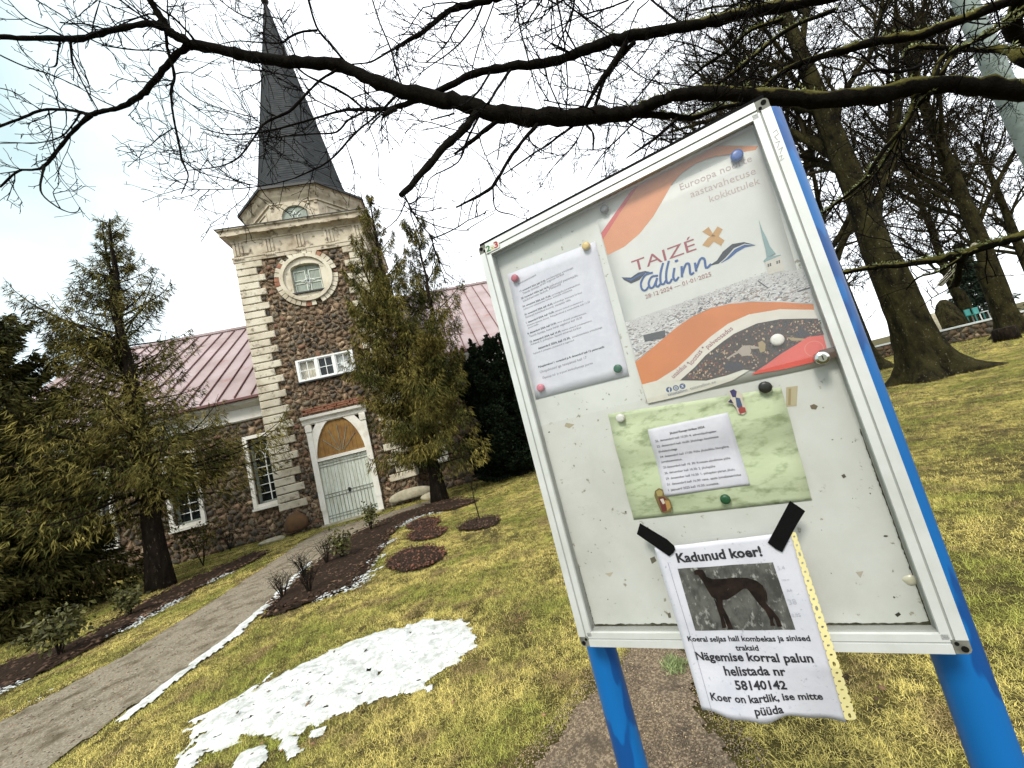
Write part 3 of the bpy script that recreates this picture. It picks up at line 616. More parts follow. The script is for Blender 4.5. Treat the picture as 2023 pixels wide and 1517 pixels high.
# three-light window
tl = MB(); X0, X1, Z0, Z1 = -5.17, -3.03, 5.45, 6.32
for lo, hi in (((X0, 15.92, Z0), (X1, 16.08, Z0+.06)), ((X0, 15.92, Z1-.06), (X1, 16.08, Z1)), ((X0, 15.92, Z0+.06), (X0+.09, 16.08, Z1-.06)), ((X1-.09, 15.92, Z0+.06), (X1, 16.08, Z1-.06))): tl.box(lo, hi)
cw = (X1-X0-.18)/3
for k in (1, 2): tl.box((X0+.09+k*cw-.05, 15.925, Z0+.06), (X0+.09+k*cw+.05, 16.08, Z1-.06))
tlw = tl.obj('triple_window', M['white_paint'], church)
for k in range(3):
    a = X0+.09+k*cw+.05*(k > 0); b = X0+.09+(k+1)*cw-.05*(k < 2); fr = MB(); y0_, y1_ = 15.955, 16.0
    for lo, hi in (((a, y0_, Z0+.06), (a+.035, y1_, Z1-.06)), ((b-.035, y0_, Z0+.06), (b, y1_, Z1-.06)), ((a+.035, y0_, Z0+.06), (b-.035, y1_, Z0+.1)), ((a+.035, y0_, Z1-.1), (b-.035, y1_, Z1-.06)),
                   (((a+b)/2-.012, y0_+.005, Z0+.1), ((a+b)/2+.012, y1_-.005, Z1-.1)), ((a+.035, y0_+.008, (Z0+Z1)/2-.012), (b-.035, y1_-.008, (Z0+Z1)/2+.012))): fr.box(lo, hi)
    fr.obj('casement', M['white_paint'], tlw)
    mb = MB(); mb.add([(a, 15.985, Z0+.06), (b, 15.985, Z0+.06), (b, 15.985, Z1-.06), (a, 15.985, Z1-.06)], [(0, 1, 2, 3)]); mb.obj('pane', M['glass'], tlw)
    mb = MB(); n = 13; mb.add([(a+(b-a)*i/n, 16.12+.02*(i % 2), z) for i in range(n+1) for z in (Z0, Z1)], [(2*i, 2*i+2, 2*i+3, 2*i+1) for i in range(n)])
    mb.obj('curtain', M['curtain'] if k == 0 else M['dark_glass'] if k == 1 else M['white_paint'], tlw)
mb = MB(); mb.box((X0-.05, 15.86, Z0-.06), (X1+.05, 16.0, Z0-.002)); mb.obj('sill', M['spire_edge'], tlw)
# portal
po = MB()
po.box((-5.24, 15.86, .55), (-5.05, 16.08, 3.78)); po.box((-3.27, 15.86, .55), (-3.06, 16.08, 3.78)); po.box((-5.22, 15.88, 0), (-5.05, 16.08, .55)); po.box((-3.27, 15.88, 0), (-3.08, 16.08, .55))
po.box((-5.05, 15.88, 2.33), (-3.27, 16.07, 2.45))
A = arch_pts(TX-.01, 2.45, 1.74, .0, 14, .55)
B = []
for x, z in A:
    dx, dz = x-(TX-.01), z-2.45; k = min(.89/max(abs(dx), 1e-6), 1.33/max(abs(dz), 1e-6)); B.append((TX-.01+dx*k, 2.45+dz*k))
arch_ring(po, A, B, 15.89, 16.06); por = po.obj('portal', M['whitewash'], church)
cr_ = MB(); cr_.prism([(15.90, 3.76), (15.86, 3.80), (15.84, 3.92), (15.74, 3.98), (15.72, 4.08), (16.04, 4.12), (16.04, 3.76)], lambda a, b, d: (d, a, b), -5.33, -2.97); cr_.obj('portal_cornice', M['whitewash'], por)
for s, xx in ((-1, -5.24), (1, -3.06)):
    mb = MB(); mb.box((min(xx, xx-s*.2)-.015, 15.83, 3.5), (max(xx, xx-s*.2)+.015, 15.90, 3.74)); mb.obj('pilaster_capital', M['whitewash'], por)
for k in range(12):
    a = -5.05+k*.148; mb = MB(); top = 2.45
    P = [(a, 2.46), (a+.142, 2.46)]
    def az(x):
        c_ = max(-1, min(1, (x-(TX-.01))/.87)); return 2.45+(.87+.55)*(max(0, 1-c_*c_)**.5)**1.25
    P += [(a+.142, max(2.47, az(a+.142))), (a, max(2.47, az(a)))]
    mb.prism(P, lambda a_, b_, d: (a_, d, b_), 15.955+random.uniform(-.004, .004), 15.985); mb.obj('tympanum_board', M['ochre'], por)
# glazing-bar fan over the boards
fan = MB()
for ang in (35, 62, 90, 118, 145):
    a = math.radians(ang); fan.tube([(TX+.1*math.cos(a), 15.945, 2.5+.1*math.sin(a)), (TX+.72*math.cos(a)*(1 if ang != 90 else 1), 15.945, 2.5+1.05*math.sin(a))], [.014, .014], 4)
fan.obj('fan_bars', M['iron'], por)
door = MB(); door.box((-5.045, 16.0, .03), (-3.275, 16.03, 2.32)); dj = door.obj('double_door', M['iron'], por)
for k in range(14):
    a = -5.04+k*.126; mb = MB(); V, F = cbox((a, 15.965+random.uniform(-.003, .003), .03), (a+.119, 16.0, 2.31), .006); obj('door_plank', V, F, M['door'], por)
for z in (.17, .27, .93, 1.05, 2.08, 2.18):
    mb = MB(); mb.box((-5.04, 15.948, z), (-4.18, 15.962, z+.035)); mb.obj('iron_strap', M['iron'], por)
    mb = MB(); mb.box((-4.15, 15.948, z), (-3.28, 15.962, z+.035)); mb.obj('iron_strap', M['iron'], por)
for k in range(13):
    x = -5.04+(k+1)*.126-.004; mb = MB(); mb.box((x-.008, 15.945, .05), (x+.008, 15.965, 1.02 if k % 1 == 0 else 1)); mb.obj('iron_bar', M['iron'], por)
mb = MB(); mb.box((-4.19, 15.925, .98), (-4.11, 15.946, 1.14)); mb.tube([(-4.2, 15.915, 1.09), (-4.08, 15.905, 1.085)], [.012, .012], 5); mb.obj('lock', M['black'], por)
for (bz, n_) in ((4.2, 10), (4.27, 9), (4.34, 10)):
    for k in range(n_):
        a = -5.3+k*.24+(.12 if n_ == 9 else 0)+random.uniform(-.02, .02); mb = MB(); V, F = cbox((a, 15.90+random.uniform(0, .04), bz), (a+.225, 16.0, bz+.06), .008); obj('brick', V, F, M['brick'], por)
mb = MB(); mb.box((-5.2, 15.5, 0), (-3.1, 16.0, .05)); mb.obj('threshold', M['pale_stone'], church)
# nave behind the tower
BX0, BX1, BY, EZ = -17.2, 9.0, 17.0, 5.45
wins = [-7.32, -10.2, -13.1, -16.0, -.95, 1.95, 4.85]
hol = [(x-.46, x+.46, 1.35, 3.9) for x in wins]
w = MB(); wall_holes(w, BX0, BX1, 0, 5.4, BY, hol, .32)
for X in (BX0, BX1): w.add([(X, BY, 0), (X, 29, 0), (X, 29, 5.4), (X, 23, 10.7), (X, BY, 5.4)], [(0, 1, 2, 3, 4)])
w.add([(BX0, 29, 0), (BX1, 29, 0), (BX1, 29, 5.4), (BX0, 29, 5.4)], [(0, 1, 2, 3)])
nv = w.obj('nave_wall', M['mortar'], church)
def ex_n(x, z): return any(abs(x-c) < .62 and 1.2 < z < 4.0 for c in wins)
lay_stones(rubble(-17.2, -6.55, 0, 4.62, .29, 13, ex_n), lambda a, b, d: (a, BY-d, b), nv, 250, 14)
lay_stones(rubble(-1.75, 9.0, 0, 4.62, .36, 15, ex_n), lambda a, b, d: (a, BY-d, b), nv, 0, 16)
def band(name, prof, xa, xb, mt, par):
    mb = MB(); mb.prism(prof, lambda a, b, d: (d, a, b), xa, xb); return mb.obj(name, mt, par)
for xa, xb in ((BX0, -6.66), (-1.64, BX1)):
    band('nave_cornice', [(16.95, 4.65), (16.90, 4.70), (16.90, 5.15), (16.78, 5.2), (16.62, 5.3), (16.60, 5.40), (17.02, 5.40), (17.02, 4.65)], xa, xb, M['whitewash'], nv)
    band('gutter', [(16.45, 5.41), (16.45, 5.50), (16.62, 5.50), (16.62, 5.41)], xa, xb, M['seam'], nv)
def window(cx):
    mb = MB(); A = [(cx-.46, 1.35), (cx-.46, 3.9), (cx+.46, 3.9), (cx+.46, 1.35)]; B = [(cx-.60, 1.22), (cx-.60, 4.03), (cx+.60, 4.03), (cx+.60, 1.22)]
    arch_ring(mb, A, B, 16.90, 17.02, True); wn = mb.obj('window', M['whitewash'], church)
    mb = MB(); mb.add([(cx-.46, 17.23, 1.35), (cx+.46, 17.23, 1.35), (cx+.46, 17.23, 3.9), (cx-.46, 17.23, 3.9)], [(0, 1, 2, 3)]); mb.obj('pane', M['dark_glass'], wn)
    mb = MB(); AP = [(cx+.40*math.cos(a), 3.42+.40*math.sin(a)) for a in np.linspace(math.pi, 0, 12)]
    inn = [(cx-.37, 1.42)]+[(cx+(x-cx)*.92, 3.42+(z-3.42)*.92) for x, z in AP]+[(cx+.37, 1.42)]; ou = [(cx-.46, 1.42)]+[(max(cx-.46, min(cx+.46, cx+(x-cx)*1.3)), min(3.9, 3.42+(z-3.42)*1.3)) for x, z in AP]+[(cx+.46, 1.42)]
    arch_ring(mb, inn, ou, 17.14, 17.21); mb.box((cx-.46, 17.14, 1.35), (cx+.46, 17.21, 1.42)); mb.obj('frame', M['shutter'], wn)
    mb = MB(); mb.box((cx-.014, 17.15, 1.42), (cx+.014, 17.19, 3.1))
    for z in (1.72, 2.06, 2.40, 2.74, 3.08): mb.box((cx-.37, 17.155, z-.012), (cx+.37, 17.185, z+.012))
    for s in (-1, 1): mb.tube([(cx+s*.19+.18*math.cos(a), 17.17, 3.1+.30*math.sin(a)) for a in np.linspace(0, math.pi, 8)], [.014]*8, 4)
    mb.tube([(cx+.13*math.cos(a), 17.17, 3.52+.13*math.sin(a)) for a in np.linspace(0, 2*math.pi, 13)], [.014]*13, 4); mb.obj('glazing_bars', M['white_paint'], wn)
    mb = MB(); mb.box((cx-.63, 16.84, 1.13), (cx+.63, 17.0, 1.215)); mb.obj('sill', M['whitewash'], wn)
for x in wins: window(x)
sl_ = (10.8-5.5)/(23-16.5); npan = 44; pw = (BX1-BX0+.5)/npan
for i in range(npan):
    a = BX0-.25+i*pw; b = a+pw
    Vp = [(a+.012, 16.5, 5.515), (b-.012, 16.5, 5.515), (b-.012, 23, 10.8), (a+.012, 23, 10.8)]
    Vp = Vp+[(x, y, z-.03) for x, y, z in Vp]
    if not (a > -6.3 and b < -2): obj('roof_panel', Vp, [(0, 1, 2, 3), (7, 6, 5, 4), (0, 4, 5, 1), (3, 2, 6, 7)], M['roof'], church)
    if b < -6.6 or b > -1.7:
        obj('roof_seam', [(b-.018, 16.48, 5.53), (b+.018, 16.48, 5.53), (b+.018, 23, 10.83), (b-.018, 23, 10.83), (b-.014, 16.48, 5.585), (b+.014, 16.48, 5.585), (b+.014, 23, 10.885), (b-.014, 23, 10.885)], [(4, 5, 6, 7), (0, 1, 5, 4), (1, 2, 6, 5), (3, 0, 4, 7), (2, 3, 7, 6)], M['seam'], church)
mb = MB(); mb.add([(BX0-.25, 23, 10.79), (BX1+.25, 23, 10.79), (BX1+.25, 29.5, 5.5), (BX0-.25, 29.5, 5.5)], [(0, 1, 2, 3)]); mb.obj('rear_roof', M['roof'], church)
mb = MB(); mb.box((BX0-.25, 22.93, 10.83), (BX1+.25, 23.07, 10.95)); mb.obj('ridge_cap', M['roof'], church)
# boulders at the wall's foot
def rock(name, c, r3, mt, seed, label, cat, sub=3, rough=.18):
    rr = random.Random(seed); bm = bmesh.new(); bmesh.ops.create_icosphere(bm, subdivisions=sub, radius=1)
    ph = [Vector((rr.uniform(-1, 1), rr.uniform(-1, 1), rr.uniform(-1, 1))).normalized() for _ in range(7)]
    V = []
    for v in bm.verts:
        k = 1+sum(rough*.5*math.sin(3*v.co.dot(p)+i) for i, p in enumerate(ph))*.5; q = v.co*k
        V.append((c[0]+q.x*r3[0], c[1]+q.y*r3[1], c[2]+max(q.z, -.5)*r3[2]))
    F = [tuple(v.index for v in f.verts) for f in bm.faces]; bm.free()
    o = obj(name, V, F, mt, None, True); return tag(o, label, cat)
rock('boulder', (-6.12, 15.8, .34), (.44, .32, .40), M['boulder'], 1, 'big rounded rust-brown boulder at the foot of the tower corner', 'boulder')
rock('flat_stone', (-6.85, 15.5, .05), (.42, .25, .10), M['pale_stone'], 2, 'pale flat stone on the grass left of the tower corner', 'stone')
rock('flat_stone', gpt(856, 983)+np.array([0, 0, .08]), (.45, .2, .16), M['pale_stone'], 3, 'pale rounded rock beside the trunk right of the church door', 'stone')
rock('grave_slab', (-2.0, 15.75, .28), (.85, .14, .26), M['pale_stone'], 4, 'long low tan stone leaning at the wall right of the door', 'stone', rough=.08)
# ------------------------------------------------------------------ evergreen trees
def vr(r): v = np.array([r.gauss(0, 1) for _ in range(3)]); return v/np.linalg.norm(v)
def sprays(C, Dv, L, W, droop, r, k=3):
    """flat scale-leaf sprays: k narrow kites fanned from each point. C centres, Dv directions, numpy all through"""
    n = len(C); C = np.repeat(C, k, 0); D = np.repeat(Dv, k, 0)+r.normal(0, .38, (n*k, 3)); D[:, 2] -= droop; D /= np.linalg.norm(D, axis=1)[:, None]
    S = np.cross(D, r.normal(0, 1, (n*k, 3))); S /= np.linalg.norm(S, axis=1)[:, None]+1e-9
    l = L*r.uniform(.5, 1.3, n*k)[:, None]; w = W*r.uniform(.6, 1.3, n*k)[:, None]
    N_ = np.cross(D, S)*(l*.12)
    V = np.stack([C, C+D*l*.45+S*w+N_, C+D*l, C+D*l*.45-S*w+N_], 1).reshape(-1, 3)
    return V, np.arange(n*k*4).reshape(-1, 4)
def evergreen(name, base, leaders, r0, nbr, prof, zlow, dens, L, W, fmat, seed, label, cat, arch=.5, droop=1.0, group=None, rise=.25, kink=0, dirf=None, bushy=1.0):
    """leaders: list of (dx,dy,height,start z). prof(t)->branch length for t in 0..1 up the crown"""
    r = random.Random(seed); rn = np.random.default_rng(seed); base = np.array(base, float)
    t = thing(name, base, label, cat, group); tk = MB(); wood = Twigs(); CP = []; DP = []
    for li, (dx, dy, H, z0, rs) in enumerate(leaders):
        n = 12; P = [base+np.array([dx*min(1, (k/n)*1.6)+.05*r.gauss(0, 1)*(k > 0), dy*min(1, (k/n)*1.6)+.05*r.gauss(0, 1)*(k > 0), z0+(H-z0)*k/n-(.1 if k == 0 and z0 == 0 else 0)]) for k in range(n+1)]
        R = [rs*(1-k/n)**.85+.012 for k in range(n+1)]
        if z0 == 0: R[0] *= 1.35
        tk.tube(P, R, 9, True, .10); P = np.array(P)
        for b in range(int(nbr/len(leaders)*(1 if li else 1.0))):
            f = r.random()**1.05; z = max(zlow, z0)+(H-max(zlow, z0))*f; k = (z-z0)/(H-z0)*n; k = min(max(k, 0), n-.001); i = int(k); p0 = P[i]+(P[i+1]-P[i])*(k-i)
            az = r.uniform(0, 2*math.pi)
            ln = prof((z-zlow)/(leaders[0][2]-zlow))*r.uniform(.6, 1.12)*(1 if li == 0 else .85)
            if dirf: ln *= dirf(az)
            m = 7; p = p0.copy(); el = rise+r.uniform(-.25, .25)+(.55*f); Q = [p.copy()]; hd = az
            for s in range(m):
                e = el+arch*(s/m)**2*1.5-(.35*(1-f))*math.sin(math.pi*s/m); d = np.array([math.cos(e)*math.cos(hd), math.cos(e)*math.sin(hd), math.sin(e)]); p = p+d*ln/m; Q.append(p.copy()); hd += r.uniform(-.12, .12)
            Q = np.array(Q); wood.add(Q, np.linspace(.010+.012*ln, .004, m+1), 3)
            cnt = int(dens*ln*(.55+.45*ln/max(.3, prof(0)))*bushy)+3; u = rn.beta(1.6, 1.1, cnt)*m*.98+.02; ii = np.minimum(u.astype(int), m-1); fr = (u-ii)[:, None]
            c = Q[ii]*(1-fr)+Q[ii+1]*fr; dd = Q[ii+1]-Q[ii]; dd /= np.linalg.norm(dd, axis=1)[:, None]
            sd = np.cross(dd, [0, 0, 1.0]); sd *= rn.choice([-1, 1], cnt)[:, None]; off = (sd*rn.uniform(0, .34, cnt)[:, None]*ln*.5+np.array([0, 0, -1])*rn.uniform(-.04, .16, cnt)[:, None]*ln*.8*droop)
            c = c+off; CP.append(c); DP.append(dd*.7+sd*.7)
            for q in range(0, cnt, 16):
                wood.add(np.array([c[q]-off[q], c[q]-off[q]*.4+[0, 0, .02], c[q]]), [.006, .004, .002], 3)
    tk.obj('trunk', M['bark'], t, True); tag(wood.obj('branches', M['bark'], t), kind=None)
    V, F = sprays(np.vstack(CP), np.vstack(DP), L, W, droop, rn, 3)
    obj('crown', V, F, fmat, t); print(name, len(F)); return t
evergreen('thuja_tree', (-7.95, 11.85, 0), [(0, .0, 10.3, 0, .24), (-.25, .15, 9.9, 2.2, .13)], .25, 230, lambda t: 3.5*(1-t)**.60*(.82+.18*math.sin(t*13))*(.55+.45*min(1, (1-t)*2.2))+.22, 1.7, 58, .20, .0095, M['thuja'], 3,
          'tall open thuja with a double trunk on the left lawn before the church', 'tree', arch=.62, droop=1.1, rise=.10)
evergreen('thuja_tree', (-11.3, 11.6, 0), [(0, 0, 8.6, 0, .2), (-.9, .3, 7.8, .6, .14), (.9, -.6, 7.0, .6, .12)], .2, 320, lambda t: 2.9*(1-t)**.6+.3, .35, 84, .20, .020, M['thuja_dark'], 5,
          'dense dark evergreen with foliage down to the ground at the left picture edge', 'tree', arch=.4, droop=.9, rise=-.08, bushy=1.3)
evergreen('thuja_tree', (-.87, 13.45, 0), [(-.1, 0, 11.0, 0, .22), (1.2, .1, 9.7, 1.6, .12), (-.75, .3, 9.0, 1.6, .10)], .22, 330, lambda t: 2.6*(1-t)**.62*(.95-.12*math.sin(t*9))*(1 if t > .12 else .8)+.18, 1.1, 88, .19, .0100, M['thuja'], 8,
          'three-topped brownish thuja beside the tower, right of the church door', 'tree', arch=.6, droop=1.4, rise=.3)
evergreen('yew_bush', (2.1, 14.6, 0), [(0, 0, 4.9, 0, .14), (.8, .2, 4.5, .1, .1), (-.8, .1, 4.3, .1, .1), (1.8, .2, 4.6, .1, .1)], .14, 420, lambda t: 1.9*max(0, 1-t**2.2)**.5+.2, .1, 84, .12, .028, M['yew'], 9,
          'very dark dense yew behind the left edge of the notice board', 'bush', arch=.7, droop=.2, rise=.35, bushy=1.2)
evergreen('yew_bush', (-13.6, 10.9, 0), [(0, 0, 4.6, 0, .14), (1.1, -.5, 4.2, .1, .1), (-.9, .1, 4.0, .1, .1)], .14, 330, lambda t: 2.0*max(0, 1-t**2.2)**.5+.2, .05, 70, .13, .030, M['yew'], 10,
          'nearly black evergreen bush low at the left picture edge', 'bush', arch=.7, droop=.2, rise=.35, bushy=1.2)
# ------------------------------------------------------------------ small shrubs in the beds
def shrub(px, py, h, w_, n, seed, label, leaf=.05, mt=None, stems=6, name='shrub'):
    r = random.Random(seed); rn = np.random.default_rng(seed); b = gpt(px, py); t = thing(name, b, label, 'shrub'); st = Twigs(); C = []
    for s in range(stems):
        a = r.uniform(0, 6.28); sp = r.uniform(.3, 1)*w_*.5; Q = np.array([b+[0, 0, 0], b+[math.cos(a)*sp*.3, math.sin(a)*sp*.3, h*.4], b+[math.cos(a)*sp*.8, math.sin(a)*sp*.8, h*r.uniform(.7, .95)]])
        st.add(Q, [.006, .005, .003] if n < 100 else [.012, .009, .005], 4)
        if n < 100:
            for _ in range(4): q = Q[1]+(Q[2]-Q[1])*r.random(); st.add(np.array([q, q+np.array([r.gauss(0, .05), r.gauss(0, .05), .06]), q+np.array([r.gauss(0, .09), r.gauss(0, .09), .15])]), [.003, .0025, .002], 3)
        for _ in range(n//stems): k = r.random(); c = Q[1]+(Q[2]-Q[1])*k; C.append(c+np.array([r.gauss(0, .25)*w_*.5, r.gauss(0, .25)*w_*.5, r.gauss(0, .1)*h]))
    st.obj('stems', M['bark'], t)
    if C:
        C = np.array(C); V, F = sprays(C, rn.normal(0, 1, (len(C), 3)), leaf*1.6, leaf*.45, .1, rn, 2); obj('leaves', V, F, mt or M['rhodo'], t)
    return t
shrub(118, 1302, .75, .75, 420, 1, 'leafy rhododendron nearest the left picture edge in the mulch bed', .06)
shrub(258, 1222, .62, .5, 260, 2, 'small rhododendron in the bed just left of the big thuja trunk', .055)
shrub(735, 1052, .75, .5, 240, 3, 'dark small evergreen shrub in the bed close to the church door', .05)
shrub(678, 1108, .62, .55, 200, 4, 'yellow-green small shrub in the bed beside the path', .05)
shrub(402, 1118, 1.5, 1.5, 260, 5, 'spreading sparse shrub with bare forked stems right of the thuja trunk', .06, M['thuja'], 5)
shrub(455, 1088, .9, .8, 60, 6, 'tuft of upright brown stems at the far end of the left bed', .03, M['heather'], 16)
shrub(60, 1278, .22, .5, 90, 7, 'low dark sprig on the grass at the far left', .05)
for i, (x, y, h) in enumerate([(603, 1148, .5), (648, 1120, .55), (612, 1180, .45), (560, 1188, .4)]):
    shrub(x, y, h, .45, 0, 30+i, ['leafless twiggy azalea nearest the snow strip in the right bed', 'tallest leafless azalea, below the yellow-green shrub in the right bed', 'leafless azalea in the middle of the right mulch bed', 'low leafless azalea at the near tip of the right bed'][i], stems=13, name='bare_shrub')
def clump(px, py):
    b = gpt(px, py); rn = np.random.default_rng(7); n = 240; a = rn.uniform(0, 6.28, n); D = np.stack([np.cos(a), np.sin(a), rn.uniform(.2, 1.6, n)], -1); C = b+np.stack([rn.normal(0, .035, n), rn.normal(0, .035, n), rn.uniform(0, .02, n)], -1)
    V, F = sprays(C, D, .05, .0025, -.6, rn, 2); tag(obj('grass_clump', V, F, mat('clump_green', (.22, .27, .11), .9, island=.5)), 'small pale green grass clump on the gravel behind the dog notice', 'grass clump')
clump(1338, 1322)
def sapling():
    b = gpt(949, 1030); t = thing('sapling', b, 'thin bare sapling in a small mulch ring left of the board', 'sapling'); tw = Twigs(); r = random.Random(4)
    P = np.array([b+[0, 0, 0], b+[-.02, 0, .5], b+[.02, 0, 1.0], b+[-.02, 0, 1.5]]); tw.add(P, [.014, .011, .008, .004], 5)
    for k in range(14):
        z = r.uniform(.35, 1.4); a = r.uniform(0, 6.28); q = b+np.array([0, 0, z]); tw.add(np.array([q, q+[math.cos(a)*.12, math.sin(a)*.12, .14], q+[math.cos(a)*.18, math.sin(a)*.18, .32]]), [.006, .004, .002], 3)
    tw.obj('stem', M['twig_far'], t)
sapling()
# ------------------------------------------------------------------ bare deciduous trees
def grow(tw, limbs, P0, D0, L, R, lev, r, maxlev, kids, droop=0.0, thin=.0035, knob=False):
    n = (7, 6, 5, 3, 2, 2)[lev]; p = np.array(P0, float); d = np.array(D0, float); pts = [p.copy()]
    for s in range(n):
        d = d+np.array([r.gauss(0, 1), r.gauss(0, 1), r.gauss(0, 1)])*(.10+.07*lev); d[2] += (.10 if lev in (1, 2) else .03)-droop*(s/n)
        if lev == 0: d = nz(d*.5+np.array(D0)*1.6)
        d = d/np.linalg.norm(d); p = p+d*L/n; pts.append(p.copy())
    pts = np.array(pts); rad = np.maximum(thin, R*(1-.72*np.linspace(0, 1, n+1)**(1.1)))
    k = (12, 7, 4, 3, 3, 3)[lev]
    (limbs if lev <= 1 else tw).add(pts, rad, k)
    if lev >= maxlev: return
    c = kids[lev]
    for i in range(c):
        f = (.30 if lev == 0 else .15)+(.98-(.30 if lev == 0 else .15))*(i+r.random()*.8)/c; u = f*n; j = min(int(u), n-1); q = pts[j]+(pts[j+1]-pts[j])*(u-j); dd = pts[j+1]-pts[j]; dd = dd/np.linalg.norm(dd)
        pr = np.cross(dd, vr(r)); pr /= np.linalg.norm(pr)+1e-9; an = r.uniform(.5, 1.05) if lev else r.uniform(.45, .95)
        nd = dd*math.cos(an)+pr*math.sin(an)
        if lev == 0 and nd[2] < .1: nd[2] = r.uniform(.1, .4)
        ln = L*(.62 if lev == 0 else .55)*r.uniform(.65, 1.15)*(1-.45*f); rr = max(thin, rad[j]*(r.uniform(.26, .46) if lev == 0 else r.uniform(.40, .58)))
        grow(tw, limbs, q, nd/np.linalg.norm(nd), ln, rr, lev+1, r, maxlev, kids, droop, thin)
def bare_tree(name, base, H, R, seed, label, kids=(13, 7, 6, 5), maxlev=4, lean=(0, 0), group=None, flare=1.9, bark='bark_far', thin=.006, droop=.03, buttress=0):
    r = random.Random(seed); base = np.array(base, float); t = thing(name, base, label, 'tree', group); limbs = Twigs(); tw = Twigs()
    grow(tw, limbs, base+[0, 0, -.1], nz(np.array([lean[0], lean[1], 1.0])), H, R, 0, r, maxlev, kids, droop, thin)
    tr = MB(); k = 40; P = []; zz = [-.15, .0, .08, .16, .3, .45, .6, .8, 1.0, 1.3, 1.6, 2.0, 2.4, 2.9, 3.4, 4.0]; V = []; ph = r.uniform(0, 6)
    for z in zz:
        f = 1+(flare-1)*math.exp(-z/.42)
        for j in range(k):
            a = 2*math.pi*j/k; lob = 1+(.22*math.exp(-z/.7)+.05)*math.sin(4*a+ph)+.03*math.sin(9*a+z*2)+.028*math.sin(19*a+2*math.sin(z*3+ph))+r.gauss(0, .018)
            if buttress: lob += buttress*math.exp(-z/.5)*max(0, math.cos(a-buttress_dir))**6
            if z > 0: lob *= 1.03*(1-.72*(z/H)**1.1)*(.86 if z == 4.0 else 1)
            V.append((base[0]+lean[0]*z+R*f*lob*math.cos(a), base[1]+lean[1]*z+R*f*lob*math.sin(a), base[2]+z))
    F = [(i*k+j, i*k+(j+1) % k, (i+1)*k+(j+1) % k, (i+1)*k+j) for i in range(len(zz)-1) for j in range(k)]
    obj('trunk', V, F, M[bark], t, True); limbs.obj('limbs', M[bark], t); tw.obj('twigs', M['twig_far'], t); print(name, tw.n, limbs.n); return t
buttress_dir = -0.6
bare_tree('linden_tree', (14.3, 9.9, 0), 15, .47, 21, 'nearest big rough-barked linden with flared root, right of the board', kids=(19, 10, 9, 7), buttress=.75, thin=.006)
bare_tree('linden_tree', (21.5, 17.5, 0), 17, .66, 22, 'thick dark linden close behind the blue post, left of the nearest big linden', kids=(16, 9, 8, 5), thin=.009)
bare_tree('linden_tree', (17.0, 16.0, 0), 16, .42, 29, 'slim dark linden seen tight against the blue post', kids=(14, 9, 7, 5), thin=.009)
bare_tree('linden_tree', gpt(2003, 662), 18, .40, 23, 'dark straight tree at the stone wall near the right picture edge', kids=(18, 9, 7, 6), thin=.012)
far = [((44, 24), 18, .42, 24, 'slender leaning tree just beyond the stone wall'), ((52, 31), 19, .45, 25, 'tree well beyond the stone wall, behind the dark monument'), ((60, 30), 19, .5, 26, 'far tree beyond the wall at the right picture edge'),
       ((48, 40), 18, .45, 27, 'far tree seen between the two nearest lindens'), ((34, 36), 17, .4, 28, 'far tree seen above the blue post')]
for (x, y), h, R_, s, lb in far: bare_tree('park_tree', (x, y, 0), h, R_, s, lb, kids=(18, 8, 6, 6), thin=.020, group='bare trees beyond the cemetery wall')
for i, (x, y, h, lb) in enumerate([(-30, 34, 10, 'pale bare tree far left behind the thujas'), (-21, 36, 9, 'bare tree rising behind the left end of the nave'), (5.5, 33, 13, 'bare tree top showing above the roof beside the board')]):
    bare_tree('park_tree', (x, y, 0), h, .2, 60+i, lb, kids=(11, 6, 5, 4), thin=.016)
def far_conifer(x, y, H, R, seed, label):
    rn = np.random.default_rng(seed); b = np.array([x, y, 0.]); t = thing('conifer_tree', b, label, 'tree'); n = 2600
    u = rn.random(n)**.8; a = rn.uniform(0, 6.28, n); rad = R*(1-u)*rn.uniform(.3, 1.05, n)*(.75+.25*np.sin(u*40)); C = np.stack([x+rad*np.cos(a), y+rad*np.sin(a), .4+u*(H-.4)], -1)
    V, F = sprays(C, np.stack([np.cos(a), np.sin(a), 0*a], -1), .55, .09, .4, rn, 2); obj('crown', V, F, M['conifer_far'], t); mb = MB(); mb.tube([b, b+[0, 0, H*.9]], [.2, .05], 6); mb.obj('trunk', M['bark'], t)
far_conifer(62, 36, 9, 3.2, 1, 'dark green conifer beyond the teal chairs'); far_conifer(70, 40, 11, 3.6, 2, 'tall dark conifer far beyond the wall at the right'); far_conifer(74, 33, 8, 3.4, 3, 'broad dark conifer at the right picture edge')
# ------------------------------------------------------------------ cemetery wall, monument, chairs, pole
wa, wb = gpt(1882, 679)[:2], gpt(1992, 656)[:2]; wv = (wb-wa)/np.linalg.norm(wb-wa); wn = np.array([-wv[1], wv[0]])
if wn.dot(wa) > 0: wn = -wn
W0 = wa-wv*9; W1L = np.linalg.norm(wb-wa)+24
wall = thing('stone_wall', (wa[0], wa[1], 0), 'low fieldstone cemetery wall with a white cap at the right', 'wall')
w3 = lambda a, b, d: (W0[0]+wv[0]*a+wn[0]*d, W0[1]+wv[1]*a+wn[1]*d, b)
mb = MB(); L_ = W1L
mb.add([w3(a, b, d) for d in (0, -.5) for a, b in ((0, 0), (L_, 0), (L_, .92), (0, .92))], [(0, 1, 2, 3), (7, 6, 5, 4), (0, 3, 7, 4), (1, 5, 6, 2)]); wc = mb.obj('wall_core', M['mortar'], wall)
lay_stones(rubble(0, L_, 0, .9, .36, 33, lambda a, b: False), w3, wall, 110, 34)
